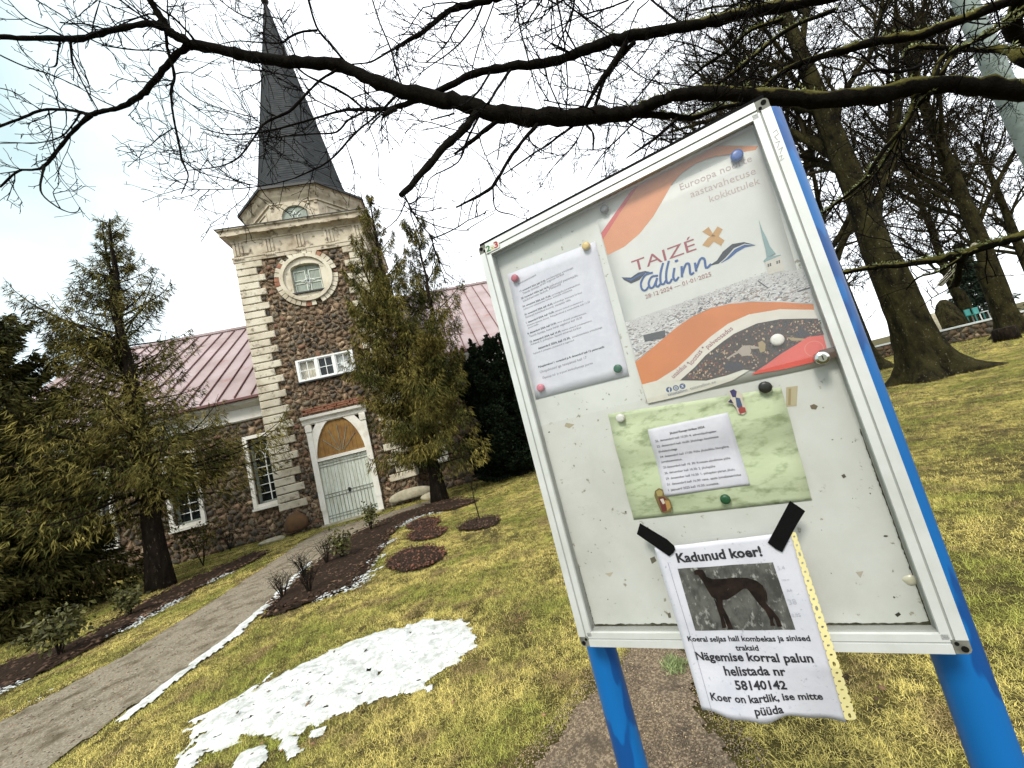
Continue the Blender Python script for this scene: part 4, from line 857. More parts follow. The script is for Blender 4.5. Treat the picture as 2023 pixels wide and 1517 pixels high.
mb = MB(); mb.add([w3(a, b, d) for d in (.08, -.58) for a, b in ((-.1, .92), (L_+.1, .92), (L_+.1, 1.02), (-.1, 1.02))], [(0, 1, 2, 3), (7, 6, 5, 4), (0, 3, 7, 4), (1, 5, 6, 2), (3, 2, 6, 7), (0, 4, 5, 1)]); mb.obj('wall_cap', M['white_paint'], wall)
c = cpt(1888, 655, 34); rock('monument_stone', (c[0], c[1], .9), (1.25, 1.1, 2.2), M['bark_far'], 9, 'tall dark natural boulder monument standing behind the white-capped wall', 'monument')
c = cpt(1852, 650, 33)
mb = MB(); mb.tube([(c[0], c[1], 0), (c[0]-.1, c[1], 2.4)], [.3, .26], 8, True, .06); tag(mb.obj('birch_stump', M['pale_stone'], None, True), 'pale upright birch stem left of the dark monument stone', 'stump')
for i, (px, sz) in enumerate(((1934, 1.0), (1950, 1.15))):
    b = cpt(px, 650-(px-1934)*.26, 33); b[2] = 0; t = thing('garden_chair', (b[0], b[1], 0), ['smaller teal chair standing beyond the white-capped wall', 'larger pale teal chair beyond the wall, the right one of the two'][i], 'chair', 'teal chairs beyond the wall')
    x, y = b[:2]; bz = 1.0
    mb = MB(); mb.box((x-.3, y-.3, bz+.42), (x+.3, y+.3, bz+.5)); mb.obj('seat', M['teal'] if i == 0 else M['white_paint'], t)
    mb = MB(); mb.box((x-.3, y+.26, bz+.5), (x+.3, y+.32, bz+1.0)); mb.obj('backrest', M['teal'], t)
    for sx in (-1, 1):
        for sy in (-1, 1): mb = MB(); mb.tube([(x+sx*.28, y+sy*.28, 0), (x+sx*.25, y+sy*.25, bz+.42)], [.04, .04], 5); mb.obj('leg', M['teal'] if sx < 0 else M['white_paint'], t)
b = gpt(1992, 672)
t = thing('stump', b, 'dark low stump on the grass at the foot of the right tree', 'stump'); mb = MB(); mb.tube([b+[0, 0, -.05], b+[0, 0, .55], b+[0, 0, .6]], [.45, .38, .36], 10, True, .1); mb.obj('stump_wood', M['bark'], t, True)
pb = cpt(1950, 100, 7.0)
t = thing('pole', (pb[0], pb[1], 0), 'tall weathered galvanised steel pole at the upper right', 'pole'); mb = MB(); mb.tube([(pb[0], pb[1], z) for z in np.linspace(0, 10, 11)], [.15]*11, 20); mb.obj('shaft', M['galv'], t, True)
mb = MB(); mb.tube([(pb[0], pb[1], 0), (pb[0], pb[1], .12)], [.24, .24], 20); mb.obj('base_flange', M['galv'], t, True)

# ------------------------------------------------------------------ the near linden whose limbs cross the picture
T5 = (0, 0, 2.529); T6 = (780, 0, 2.81); T7 = (1400, 0, 3.034); T8 = (1550, 380, 2.917)
def cv(T, L): return [(T[0]+p[0]/T[2], T[1]+p[1]/T[2], (p[2] if len(p) > 2 else None) and p[2]/T[2]) for p in L]
near = thing('linden_tree', (9.0, 1.9, 0), 'near linden reaching in from the right with long mossy limbs across the sky', 'tree')
BR = []   # (points [(px,py,w)], depth offset k, twigginess, mossy)
def B_(T, L, tw=1.0, k=None, ms=0, free=True): BR.append((cv(T, L), k, tw, ms, free))
main = cv(T7, [(2300, 500, 130), (1890, 545, 120), (1600, 510, 105), (1300, 515, 105), (1000, 570, 100), (700, 600, 100), (400, 585, 90), (0, 555, 82)])+cv(T6, [(1600, 530, 68), (1500, 548, 62), (1400, 590, 66), (1300, 622, 80), (1150, 642, 96), (1000, 652, 98), (800, 648, 98), (600, 630, 95), (430, 592, 90), (300, 555, 86), (150, 530, 84), (0, 492, 76)])+cv(T5, [(1850, 395, 70), (1700, 330, 62), (1550, 318, 60), (1400, 305, 56), (1250, 285, 52), (1120, 252, 50), (980, 225, 50), (900, 192, 46), (840, 150, 44), (800, 80, 36), (750, 0, 30), (700, -80, 26)])
BR.append((main, 0, .9, 1, True))
up2 = cv(T7, [(900, -60, 66), (600, 10, 62), (300, 60, 66), (0, 130, 66)])+cv(T6, [(1600, 150, 62), (1400, 185, 62), (1250, 215, 66), (1100, 262, 60), (950, 322, 56), (780, 355, 50), (600, 380, 46), (450, 405, 42), (330, 460, 36), (210, 520, 34)])
BR.append((up2, 0, .9, 1, False))
B_(T6, [(1150, 648, 56), (1350, 636, 40), (1500, 640, 36), (1650, 655, 30), (1800, 600, 26), (2023, 560, 26)], .7, .3, 1)
B_(T7, [(2300, -200, 60), (1700, 45, 62), (1400, 160, 58), (1250, 210, 55), (980, 250, 50), (740, 320, 44), (500, 400, 38), (360, 500, 30), (300, 600, 20)], 1.2, .4, 1)
B_(T7, [(2200, 480, 90), (1890, 350, 75), (1780, 300, 50), (1600, 300, 34), (1250, 280, 28), (1180, 330, 20)], 1.0, .5, 1)
B_(T7, [(1890, -60, 90), (1830, 120, 90), (1890, 230, 80), (2300, 300, 80)], .3, .5, 1)
B_(T7, [(1890, 40, 20), (1600, 240, 22), (1400, 350, 30), (1350, 480, 44)], 1.0, .1, 1)
B_(T7, [(2000, 0, 20), (1700, 200, 22), (1500, 300, 24), (1380, 470, 30)], 1.0, .1, 1)
B_(T7, [(450, 110, 26), (250, 180, 24), (130, 290, 24), (0, 380, 20), (-120, 470, 14)], 1.2, .3, 1)
B_(T7, [(760, 60, 26), (500, 160, 24), (300, 310, 26), (180, 410, 28), (60, 500, 24)], 1.2, .3, 1)
B_(T7, [(1250, 560, 40), (1180, 740, 30), (1050, 900, 28), (930, 1080, 24), (800, 1190, 20), (670, 1290, 14)], 2.2, .4, 1)
B_(T7, [(1330, 560, 30), (1200, 700, 20), (1060, 960, 16), (920, 1130, 12), (740, 1240, 8)], 2.2, .5, 1)
B_(T7, [(860, 460, 20), (1000, 420, 22), (1150, 430, 22), (1300, 380, 16), (1420, 300, 12)], 1.0, .3, 0)
B_(T8, [(1900, 60, 60), (1380, 245, 55), (1250, 285, 50), (1150, 312, 52), (1000, 362, 50), (860, 392, 45), (650, 420, 34), (500, 432, 32), (330, 465, 30)], 2.6, .9, 1)
B_(T8, [(1100, 330, 24), (900, 450, 18), (770, 490, 14), (700, 560, 8)], 2.0, .6, 1); B_(T8, [(1040, 350, 30), (1010, 430, 34), (990, 520, 38), (960, 545, 24)], .3, .6, 1)
# left half
B_(T5, [(815, 128, 38), (720, 120, 28), (620, 137, 28), (500, 165, 28), (370, 195, 32), (280, 190, 26), (120, 190, 24), (0, 185, 24), (-150, 200, 18)], .9)
B_(T5, [(960, 225, 40), (930, 240, 34), (860, 290, 30), (800, 370, 30), (740, 440, 30), (680, 495, 26), (590, 540, 24), (500, 557, 23), (450, 573, 24), (400, 560, 16), (320, 548, 14), (210, 550, 14), (120, 585, 14), (0, 630, 14), (-120, 660, 10)], .9)
B_(T5, [(450, 575, 24), (380, 640, 20), (310, 720, 18), (220, 830, 17), (160, 848, 12), (90, 855, 12), (0, 935, 9)], .7); B_(T5, [(100, 853, 8), (0, 868, 6)], .4)
B_(T5, [(222, 830, 14), (205, 900, 10), (210, 970, 9), (280, 1030, 8), (345, 1060, 7), (385, 1058, 6), (400, 1035, 4)], .3)
B_(T5, [(830, 165, 18), (840, 260, 15), (872, 370, 15), (858, 440, 15), (858, 520, 12), (870, 600, 12), (890, 700, 12), (910, 800, 12), (940, 880, 8), (905, 968, 5)], 1.3)
B_(T5, [(355, 200, 12), (360, 290, 9), (400, 390, 8), (450, 480, 8), (490, 550, 7)], .7)
B_(T5, [(570, 530, 8), (500, 500, 7), (400, 440, 7), (260, 375, 8), (120, 330, 8), (0, 275, 8)], 1)
B_(T5, [(320, 185, 10), (240, 140, 8), (130, 90, 7), (40, 0, 6)], .9); B_(T5, [(440, 165, 9), (300, 70, 7), (180, 0, 6)], .7)
B_(T5, [(430, 185, 9), (540, 230, 9), (690, 250, 9), (780, 250, 8), (870, 265, 7)], .8, None); B_(T5, [(460, 160, 8), (470, 100, 7), (500, 0, 6)], .6)
B_(T5, [(530, 30, 7), (560, 100, 7), (620, 170, 6), (690, 240, 5)], .5); B_(T5, [(760, 112, 9), (660, 70, 7), (560, 30, 7), (480, 0, 6)], .8); B_(T5, [(740, 105, 8), (710, 60, 7), (700, 0, 6)], .5)
B_(T5, [(975, 205, 16), (930, 150, 13), (870, 90, 12), (800, 40, 11), (740, -20, 9)], .7); B_(T5, [(845, 80, 8), (880, 10, 6), (905, -30, 5)], .7)
B_(T5, [(300, 200, 10), (290, 260, 8), (280, 325, 8), (240, 335, 5), (190, 315, 3)], .6); B_(T5, [(85, 200, 7), (120, 260, 6), (200, 330, 5), (270, 385, 4)], .6)
B_(T5, [(0, 440, 6), (70, 460, 6), (160, 520, 6), (210, 550, 6)], .6); B_(T5, [(400, 565, 10), (350, 640, 8), (290, 690, 8), (180, 715, 7), (80, 712, 6), (0, 710, 6)], 1)
B_(T6, [(0, 605, 30), (-60, 640, 26)], .3)
B_(T5, [(2190, 470, 30), (2023, 520, 28), (1930, 545, 22), (1820, 547, 20), (1700, 555, 14), (1560, 595, 12), (1400, 640, 10), (1280, 665, 9), (1130, 670, 7), (1000, 640, 5)], 1.5)
B_(T5, [(1700, 338, 16), (1600, 400, 14), (1520, 480, 14), (1440, 560, 17), (1330, 610, 12), (1280, 670, 10), (1200, 780, 8), (1100, 830, 7), (940, 850, 5)], 1.4)
B_(T5, [(1470, 325, 12), (1540, 380, 12), (1650, 430, 14), (1740, 480, 14), (1820, 545, 14)], .8)
B_(T5, [(1990, 465, 16), (1900, 560, 12), (1780, 660, 12), (1690, 760, 12), (1620, 820, 10), (1540, 860, 8), (1440, 900, 7), (1300, 930, 6), (1140, 945, 5), (960, 945, 4)], 1.5)
B_(T5, [(1820, 560, 12), (1740, 600, 12), (1680, 660, 12), (1560, 670, 10), (1380, 685, 8), (1200, 710, 6), (1000, 660, 4)], 1.3)
B_(T5, [(1720, 305, 17), (1640, 210, 14), (1580, 130, 14), (1540, 0, 10), (1520, -60, 8)], 1); B_(T5, [(1580, 150, 14), (1500, 160, 12), (1440, 190, 12), (1400, 215, 10), (1280, 210, 8), (1180, 205, 6), (1080, 225, 4)], 1.3)
B_(T5, [(1430, 300, 10), (1400, 220, 9), (1300, 120, 8), (1180, 60, 8), (1100, 0, 7)], 1.2); B_(T5, [(1760, 320, 10), (1850, 310, 10), (1940, 260, 12), (2023, 222, 12)], .8)
B_(T5, [(2010, 430, 10), (1980, 350, 10), (1950, 240, 11), (1900, 120, 10), (1860, 0, 8)], 1.1); B_(T5, [(1815, 380, 9), (1830, 520, 9), (1840, 620, 8), (1890, 760, 6), (1890, 880, 4)], 1.2)
B_(T5, [(1290, 590, 8), (1150, 555, 7), (1000, 500, 6), (900, 415, 5)], 1.3); B_(T5, [(870, 640, 7), (980, 740, 6), (1100, 860, 6), (1250, 925, 5)], 1.1); B_(T5, [(1350, 300, 9), (1320, 180, 8), (1330, 80, 7), (1310, 0, 6)], 1.1)
B_(T5, [(915, 800, 9), (1000, 860, 7), (1150, 900, 6), (1300, 930, 5)], 1.1); B_(T5, [(865, 640, 7), (790, 690, 6), (740, 732, 5), (675, 728, 4)], .8); B_(T5, [(905, 775, 7), (850, 765, 5), (780, 757, 4)], .8)
B_(T5, [(1540, 400, 8), (1400, 370, 7), (1250, 340, 6), (1160, 300, 4)], 1.2); B_(T5, [(870, 370, 8), (940, 360, 6), (1010, 385, 5), (1060, 355, 4)], .6)
# middle
B_(T6, [(455, 620, 44), (380, 720, 46), (280, 810, 46), (150, 960, 42), (35, 1085, 36)], .5, -.35); B_(T6, [(620, 640, 30), (480, 740, 28), (420, 790, 22), (330, 855, 13)], .7)
B_(T6, [(790, 690, 24), (680, 820, 22), (600, 940, 22), (540, 1040, 22), (440, 1100, 18), (340, 1150, 12)], .8); B_(T6, [(1010, 680, 22), (880, 780, 16), (760, 860, 12), (600, 970, 9)], 1)
B_(T6, [(545, 1045, 12), (560, 1160, 10), (650, 1190, 7), (690, 1210, 5)], .8); B_(T6, [(560, 1165, 6), (480, 1200, 5), (390, 1190, 4)], .6); B_(T6, [(440, 1105, 9), (420, 1160, 7), (405, 1225, 5)], .3)
B_(T6, [(1290, 225, 36), (1180, 400, 32), (1110, 500, 26), (1050, 620, 20)], .9, .2); B_(T6, [(1330, 230, 30), (1220, 360, 26), (1150, 470, 24), (1100, 630, 18)], .9, .4)
B_(T6, [(530, 400, 16), (470, 500, 14), (410, 560, 12), (360, 590, 10)], .4); B_(T6, [(640, 390, 20), (570, 490, 18), (520, 575, 16)], .4)
B_(T6, [(2600, -420, 60), (1700, -230, 52), (1000, -90, 44), (600, -20, 36), (520, 5, 36), (400, 25, 36), (280, 75, 30), (170, 170, 26), (80, 222, 24), (0, 270, 20)], 1.1); B_(T6, [(490, 20, 12), (430, 150, 12), (330, 270, 10), (190, 370, 7), (90, 450, 4)], 1.2)
B_(T6, [(460, 20, 12), (360, 120, 11), (280, 250, 9), (170, 350, 7)], 1.2); B_(T6, [(560, -10, 10), (490, 180, 8), (450, 300, 8), (420, 430, 7)], 1); B_(T6, [(670, -20, 12), (690, 130, 12), (720, 250, 12), (745, 345, 12)], 1)
B_(T6, [(810, -20, 9), (815, 60, 7), (750, 130, 6), (690, 180, 4)], 1.2); B_(T6, [(990, 305, 16), (940, 275, 14), (870, 240, 12)], .2); B_(T6, [(860, -10, 8), (820, 100, 6), (790, 170, 5), (760, 240, 4)], 1)
B_(T6, [(470, 640, 15), (400, 780, 14), (350, 900, 10), (200, 985, 8), (170, 1060, 6), (60, 1180, 4)], 1.2); B_(T6, [(480, 745, 10), (330, 720, 9), (200, 680, 8), (60, 660, 6)], .8); B_(T6, [(330, 630, 12), (200, 665, 9)], .3)
B_(T6, [(460, 700, 9), (480, 800, 8), (520, 900, 7), (560, 990, 6)], .7); B_(T6, [(620, 660, 9), (590, 760, 8), (570, 885, 9)], .4); B_(T6, [(1350, 655, 15), (1250, 760, 12), (1150, 860, 9), (1060, 1000, 5)], 1.5)
B_(T6, [(1570, 655, 20), (1480, 740, 22), (1400, 800, 18), (1285, 878, 6)], 1.3); B_(T6, [(1050, 690, 12), (1000, 800, 9), (900, 900, 7), (790, 1060, 5)], 1.8); B_(T6, [(1060, 690, 14), (1100, 740, 16), (1100, 830, 12)], .2)
B_(T6, [(1180, 640, 8), (1240, 720, 7), (1180, 840, 6), (1110, 920, 5)], 1.6); B_(T6, [(750, 360, 8), (770, 440, 7), (790, 520, 6), (820, 600, 5)], 1.2); B_(T6, [(600, 960, 7), (520, 900, 6), (420, 820, 5)], .4)
B_(T6, [(835, 370, 7), (850, 450, 6), (845, 560, 5)], .9); B_(T6, [(1600, 140, 14), (1450, 20, 12), (1380, -40, 10)], 1.2, .4); B_(T6, [(1250, 215, 10), (1130, 150, 8), (1020, 60, 6), (960, -20, 5)], 1.8, .5); B_(T6, [(1450, 200, 10), (1360, 330, 8), (1250, 430, 6), (1000, 560, 5)], 1.8, .6)
B_(T6, [(1650, 480, 10), (1400, 440, 8), (1250, 330, 7), (1150, 300, 5)], 1.8, .6); B_(T6, [(1700, 100, 9), (1560, 230, 8), (1480, 330, 7), (1330, 480, 5)], 1.8, .6)
rD = random.Random(12)
def dsurf(x, y): return 4.25+.35*math.sin(x/420.)+.25*math.sin(y/130.+x/700.)
limbT = Twigs(); mossT = Twigs(); twT = Twigs(); lich = []
def twig(p, d, L, R, lev, r):
    n = 6 if L > .4 else 4 if L > .12 else 2; pts = [p]; d = d/np.linalg.norm(d)
    for s in range(n):
        d = d+np.array([r.gauss(0, 1), r.gauss(0, 1), r.gauss(0, 1)])*(.13 if L > .4 else .2); d[2] += .03; d /= np.linalg.norm(d); p = p+d*L/n; pts.append(p)
    rr = np.linspace(R, max(.0026, R*.5), n+1); rr[-1] *= 1.35
    twT.add(np.array(pts), rr, 3)
    if lev <= 0: return
    for i in range(max(2, int(L/.07))):
        if r.random() < .25: continue
        j = r.randrange(1, n+1) if n > 1 else 1; q = pts[j-1]+(pts[j]-pts[j-1])*r.random(); dd = pts[j]-pts[j-1]; dd = dd/np.linalg.norm(dd); pr = np.cross(dd, vr(r)); pr /= np.linalg.norm(pr)
        if r.random() < .45: twig(q, dd*.5+pr*.8, r.uniform(.02, .05), .0036, 0, r)
        else: twig(q, dd*.75+pr*.7, L*r.uniform(.3, .65), max(.0029, R*.72), lev-1, r)
for bi, (pts, k, tw_, ms, free) in enumerate(BR):
    if k is None: k = rD.uniform(-.5, .5)
    # smooth the traced line
    P2 = np.array([(p[0], p[1], p[2]) for p in pts], float); m = len(P2); sub = 4; Q = []
    for i in range(m-1):
        p0, p1, p2, p3 = P2[max(0, i-1)], P2[i], P2[i+1], P2[min(m-1, i+2)]
        for s in range(sub):
            t_ = s/sub; Q.append(.5*((2*p1)+(p2-p0)*t_+(2*p0-5*p1+4*p2-p3)*t_**2+(3*p1-p0-3*p2+p3)*t_**3))
    Q.append(P2[-1]); Q = np.array(Q); n = len(Q); W3 = []; RR = []
    for i, (x, y, w_) in enumerate(Q):
        s = i/(n-1); dep = dsurf(x, y)+(k*s*1.6 if free else k*math.sin(math.pi*s)); W3.append(cpt(x, y, dep)); RR.append(max(.0040, w_*.5*dep/FPX*(.90 if w_ > 8 else .85)))
    W3 = np.array(W3); RR = np.array(RR)*(1+.07*np.array([rD.gauss(0, 1) for _ in range(n)])); W3 += np.array([[rD.gauss(0, 1)*RR[i]*.12 for _ in range(3)] for i in range(n)])
    if RR.max() > .03:
        V, F = tubeVF(W3, RR, 12, True, .05); obj('limb', V, F, M['mossy'], near, True)
    elif RR[0] > .02 or ms:
        V, F = tubeVF(W3, RR, 8, True, .05); obj('bough', V, F, M['mossy'], near, True)
    else: limbT.add(W3, RR, 6 if RR[0] > .012 else 4)
    r = random.Random(bi*7+1); Lt = np.linalg.norm(np.diff(W3, axis=0), axis=1).sum(); cnt = int(Lt*5.4*tw_)
    for c in range(cnt):
        u = r.uniform(.08, 1)*(n-1); j = min(int(u), n-2); q = W3[j]+(W3[j+1]-W3[j])*(u-j); dd = W3[j+1]-W3[j]; dd = dd/(np.linalg.norm(dd)+1e-9); pr = np.cross(dd, vr(r)); pr /= np.linalg.norm(pr)+1e-9
        if RR[j] > .03 and r.random() < .45: twig(q, dd*.2+pr, r.uniform(.04, .1), .004, 0, r); continue
        lg = r.random() < .26; twig(q, dd*.6+pr*.8, r.uniform(.45, .95) if lg else r.uniform(.08, .40)*(1 if RR[j] < .02 else 1.3), min(.0105, max(.0055, RR[j]*.6)) if lg else min(.0078, max(.0045, RR[j]*.55)), 2, r)
    if ms:
        for i in range(n-1):
            if W3[i][0] > 2.2 and RR[i] > .012:
                for _ in range(int(26*np.linalg.norm(W3[i+1]-W3[i])/.12)): a = r.random(); lich.append(W3[i]*(1-a)+W3[i+1]*a+np.array([r.gauss(0, .45), r.gauss(0, .45), abs(r.gauss(.75, .25))])*RR[i])
# denser twig haze of the same crown at the upper right, further back
r = random.Random(91)
for k in range(34):
    x, y, dep = r.uniform(1180, 2050), r.uniform(-60, 300), r.uniform(5.2, 7.5); p = cpt(x, y, dep); d = cpt(x-r.uniform(80, 260), y+r.uniform(-80, 160), dep+r.uniform(-.4, .4))-p
    L = np.linalg.norm(d); n = 6; pts = [p]; dd = d/L
    for s in range(n): dd = nz(dd+np.array([r.gauss(0, .15) for _ in range(3)])); pts.append(pts[-1]+dd*L/n)
    pts = np.array(pts); limbT.add(pts, np.linspace(.016, .005, n+1), 4)
    for c in range(16): j = r.randrange(n); twig(pts[j]+(pts[j+1]-pts[j])*r.random(), nz(pts[j+1]-pts[j])*.7+vr(r)*.8, r.uniform(.2, .5), .0045, 2, r)
# boughs of the same tree above and behind the camera (the glass mirrors them)
for (a, b, c) in (((8.7, 1.9, 5), (3, 1.2, 4.6), (-3.5, .2, 4.9)), ((8.7, 1.9, 5.5), (3.5, -1.5, 5.2), (-2, -3.2, 5.8)), ((6, 1.8, 4.8), (2.6, 2.2, 4.3), (.6, 1.2, 3.7))):
    a, b, c = map(np.array, (a, b, c)); pts = np.array([(1-t_)**2*a+2*t_*(1-t_)*b+t_**2*c for t_ in np.linspace(0, 1, 14)]); V, F = tubeVF(pts, np.linspace(.09, .015, 14), 10, True, .04); obj('limb', V, F, M['mossy'], near, True)
    for j in range(2, 13):
        for q in range(4): twig(pts[j], nz(pts[j]-pts[j-1])*.5+vr(r)*.9, r.uniform(.4, .9), .007, 2, r)
mb = MB(); mb.tube([(9.0, 1.9, -.1), (9.0, 1.9, .3), (9.0, 1.95, 1.2), (8.95, 1.95, 2.5), (8.8, 1.95, 4.0), (8.7, 1.9, 5.6), (8.8, 2.1, 8)], [.75, .55, .46, .42, .40, .34, .2], 16, True, .06); mb.obj('trunk', M['bark_far'], near, True)
tag(limbT.obj('small_boughs', M['twig'], near), kind='stuff'); tag(twT.obj('twigs', M['twig'], near, False), kind='stuff')
for cp in ((1812, 70), (1600, 180)): pass
C = np.array(lich); rn = np.random.default_rng(5); keep = rn.random(len(C)) < .5+.5*(vnoise(C[:, 0]*1.0, C[:, 2]*1.0, .18, 3) > .5); C = C[keep & (vnoise(C[:, 0], C[:, 2], .25, 6) > .42)]
V, F = sprays(C, rn.normal(0, 1, (len(C), 3)), .035, .0045, -.5, rn, 3); tag(obj('lichen', V, F, M['lichen'], near), kind='stuff')
# hanging sliver of split wood
a, b = cpt(1930, 480, 5.0), cpt(1858, 562, 5.0); d = nz(b-a); s = nz(np.cross(d, wray(1900, 520))); mb = MB(); h = .035
mb.add([a-s*h*.6, a+s*h*.6, b+s*h*.9, b-s*h*.3, a-s*h*.6+[0, .03, 0], a+s*h*.6+[0, .03, 0], b+s*h*.9+[0, .03, 0], b-s*h*.3+[0, .03, 0]], [(0, 1, 2, 3), (7, 6, 5, 4), (0, 4, 5, 1), (1, 5, 6, 2), (2, 6, 7, 3), (3, 7, 4, 0)])
tag(mb.obj('wood_sliver', M['pale_stone']), 'pale split wood sliver caught slantwise on the mossy lower branch', 'broken branch')
print('twigs', twT.n, 'limb', limbT.n)
# ------------------------------------------------------------------ the glazed notice board
DF, DG, DP = .812, .819, .841           # distances from the lens: frame front, glass, back panel
def bw(u, z, d): return tuple(buz(u, z, d))
class BB(MB):                            # boxes in board coordinates (u, height from eye, distance)
    def bbox(s, u0, u1, z0, z1, d0, d1):
        s.add([bw(u, z, d) for d in (d0, d1) for u, z in ((u0, z0), (u1, z0), (u1, z1), (u0, z1))], [(0, 1, 2, 3), (7, 6, 5, 4), (0, 4, 5, 1), (1, 5, 6, 2), (2, 6, 7, 3), (3, 7, 4, 0)])
    def plate(s, pts, d, t=.0006): s.prism(pts, lambda a, b, q: bw(a, b, q), d, d+t)
UL, UR, ZB, ZT = -.4015, .2105, -.4775, .4485
nb = thing('notice_board', buz(0, -1.6, .88), 'glazed aluminium notice board on two bright blue tube posts', 'notice board')
for uc in (-.398, .2135):
    r_ = .0335; n = 14; mb = MB(); mb.tube([bw(uc, z, .905) for z in np.r_[np.linspace(-1.62, .458, n), .462]], [r_]*n+[r_*.9], 28); p = mb.obj('post', M['blue'], nb, True)
mb = BB(); mb.bbox(UL+.004, UR-.004, ZB+.004, ZT-.002, DP+.0015, .869); mb.obj('back_case', M['rubber'], nb)
mb = BB(); mb.bbox(UL+.003, UR-.003, ZT+.0005, ZT+.009, .818, .872); mb.obj('top_gasket', M['rubber'], nb)
mb = BB(); mb.bbox(UL+.02, UR-.02, ZB+.02, ZT-.02, DP, DP+.0012); panel = mb.obj('back_panel', M['board'], nb)
fw = .029; cc = .020
def rail(name, horizontal, a0, a1, lo, hi, sgn):
    """lo: outer edge, hi: inner edge of the profile"""
    def seg(f0, f1, d0, d1, m):
        mb = BB(); p, q = sorted((lo+(hi-lo)*f0, lo+(hi-lo)*f1))
        mb.bbox(a0, a1, p, q, d0, d1) if horizontal else mb.bbox(p, q, a0, a1, d0, d1); return mb
    o = seg(0, .50, DF, DP-.001, 0).obj(name, M['alu'], nb); seg(.50, .60, DF+.0025, DP-.002, 0).obj('groove', M['alu_groove'], o)
    seg(.60, 1.0, DF+.0012, DG+.001, 0).obj('inner_bead', M['alu'], o); seg(.62, .97, DG+.0012, DP-.0004, 0).obj('inner_wall', M['alu_groove'], o)
    return o
rail('frame_rail', True, UL+cc, UR-cc, ZT, ZT-fw, 1); rail('frame_rail', True, UL+cc, UR-cc, ZB, ZB+fw*.95, 1)
rail('frame_rail', False, ZB+cc, ZT-cc, UL, UL+fw, 1); rail('frame_rail', False, ZB+cc, ZT-cc, UR, UR-fw*1.0, 1)
# square joints of the inner bead
for u, z, su, sz in ((UL, ZB, 1, 1), (UR, ZB, -1, 1), (UL, ZT, 1, -1), (UR, ZT, -1, -1)):
    mb = BB(); P = []
    c0 = (u+su*.0045, z+sz*.0045)
    for k in range(7): a = math.pi/2*k/6; P.append((c0[0]-su*.0045*math.cos(a), c0[1]-sz*.0045*math.sin(a)) )
    P = P+[(u+su*cc, z), (u+su*cc, z+sz*cc), (u, z+sz*cc)] if False else [(u+su*.006, z), (u+su*.0022, z+sz*.0022), (u, z+sz*.006), (u, z+sz*(cc-.0004)), (u+su*(cc-.0004), z+sz*(cc-.0004)), (u+su*(cc-.0004), z)]
    if su*sz < 0: P = P[::-1]
    mb.plate(P, DF+.001, .026); cp_ = mb.obj('corner_cap', M['corner'], nb)
    for (hu, hz, hr) in ((.0075, .0075, .0042), (.0145, .0150, .0026)):
        mb = BB(); P = [(u+su*hu+hr*math.cos(a), z+sz*hz+hr*math.sin(a)) for a in np.linspace(0, 2*math.pi, 14, endpoint=False)]; mb.plate(P, DF-.0004, .0012); mb.obj('screw_recess', M['rubber'], cp_)
# grime in the bottom rebate and along the right hand edge
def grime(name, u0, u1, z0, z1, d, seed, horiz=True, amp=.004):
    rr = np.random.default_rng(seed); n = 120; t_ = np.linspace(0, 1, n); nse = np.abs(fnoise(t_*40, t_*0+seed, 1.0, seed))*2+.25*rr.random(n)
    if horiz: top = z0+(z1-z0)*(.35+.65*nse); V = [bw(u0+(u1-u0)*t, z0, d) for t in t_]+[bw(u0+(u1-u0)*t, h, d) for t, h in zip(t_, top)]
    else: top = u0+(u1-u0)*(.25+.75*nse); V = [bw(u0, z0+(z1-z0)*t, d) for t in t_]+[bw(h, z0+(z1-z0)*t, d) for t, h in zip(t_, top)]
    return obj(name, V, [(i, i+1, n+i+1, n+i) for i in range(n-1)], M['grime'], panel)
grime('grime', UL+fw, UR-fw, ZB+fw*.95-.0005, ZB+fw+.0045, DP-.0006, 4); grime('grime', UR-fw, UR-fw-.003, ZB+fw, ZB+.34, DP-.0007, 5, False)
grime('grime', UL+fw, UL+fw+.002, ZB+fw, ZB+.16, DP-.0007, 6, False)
mb = BB(); mb.bbox(UL+fw*.97, UR-fw*.97, ZB+fw*.92, ZT-fw*.97, DG+.0002, DG+.0008)
glass = mb.obj('glass_pane', M['glass'], nb)

def uz(x, y, d): 
    p = bpt(x, y, d)-np.array([0, 0, 1.6]); return (p.dot(BD), p[2])
Z2 = lambda x, y: (980+x/4.333, 450+y/4.333)
Z3 = lambda x, y: (1170+x/4.304, 260+y/4.304)
Z4 = lambda x, y: (1200+x/4.398, 500+y/4.398)
Z5 = lambda x, y: (1180+x/4.398, 730+y/4.398)
Z6 = lambda x, y: (1240+x/3.227, 980+y/3.227)
Z1b = lambda x, y: (930+x/3.7925, 160+y/3.7925)
ZP = lambda x, y: (x, y)
def tri(name, polys, conv, d, m, parent, disp=None):
    """flat print: polygons traced on the sheet; d is the distance of that layer"""
    V = []; F = []
    for P in polys:
        b = len(V); pts = [uz(*conv(*p), d) for p in P]; V += [buz(u, z, d-(disp(u, z) if disp else 0)) for u, z in pts]; F.append(tuple(range(b, b+len(P))))
    return obj(name, V, F, m, parent)
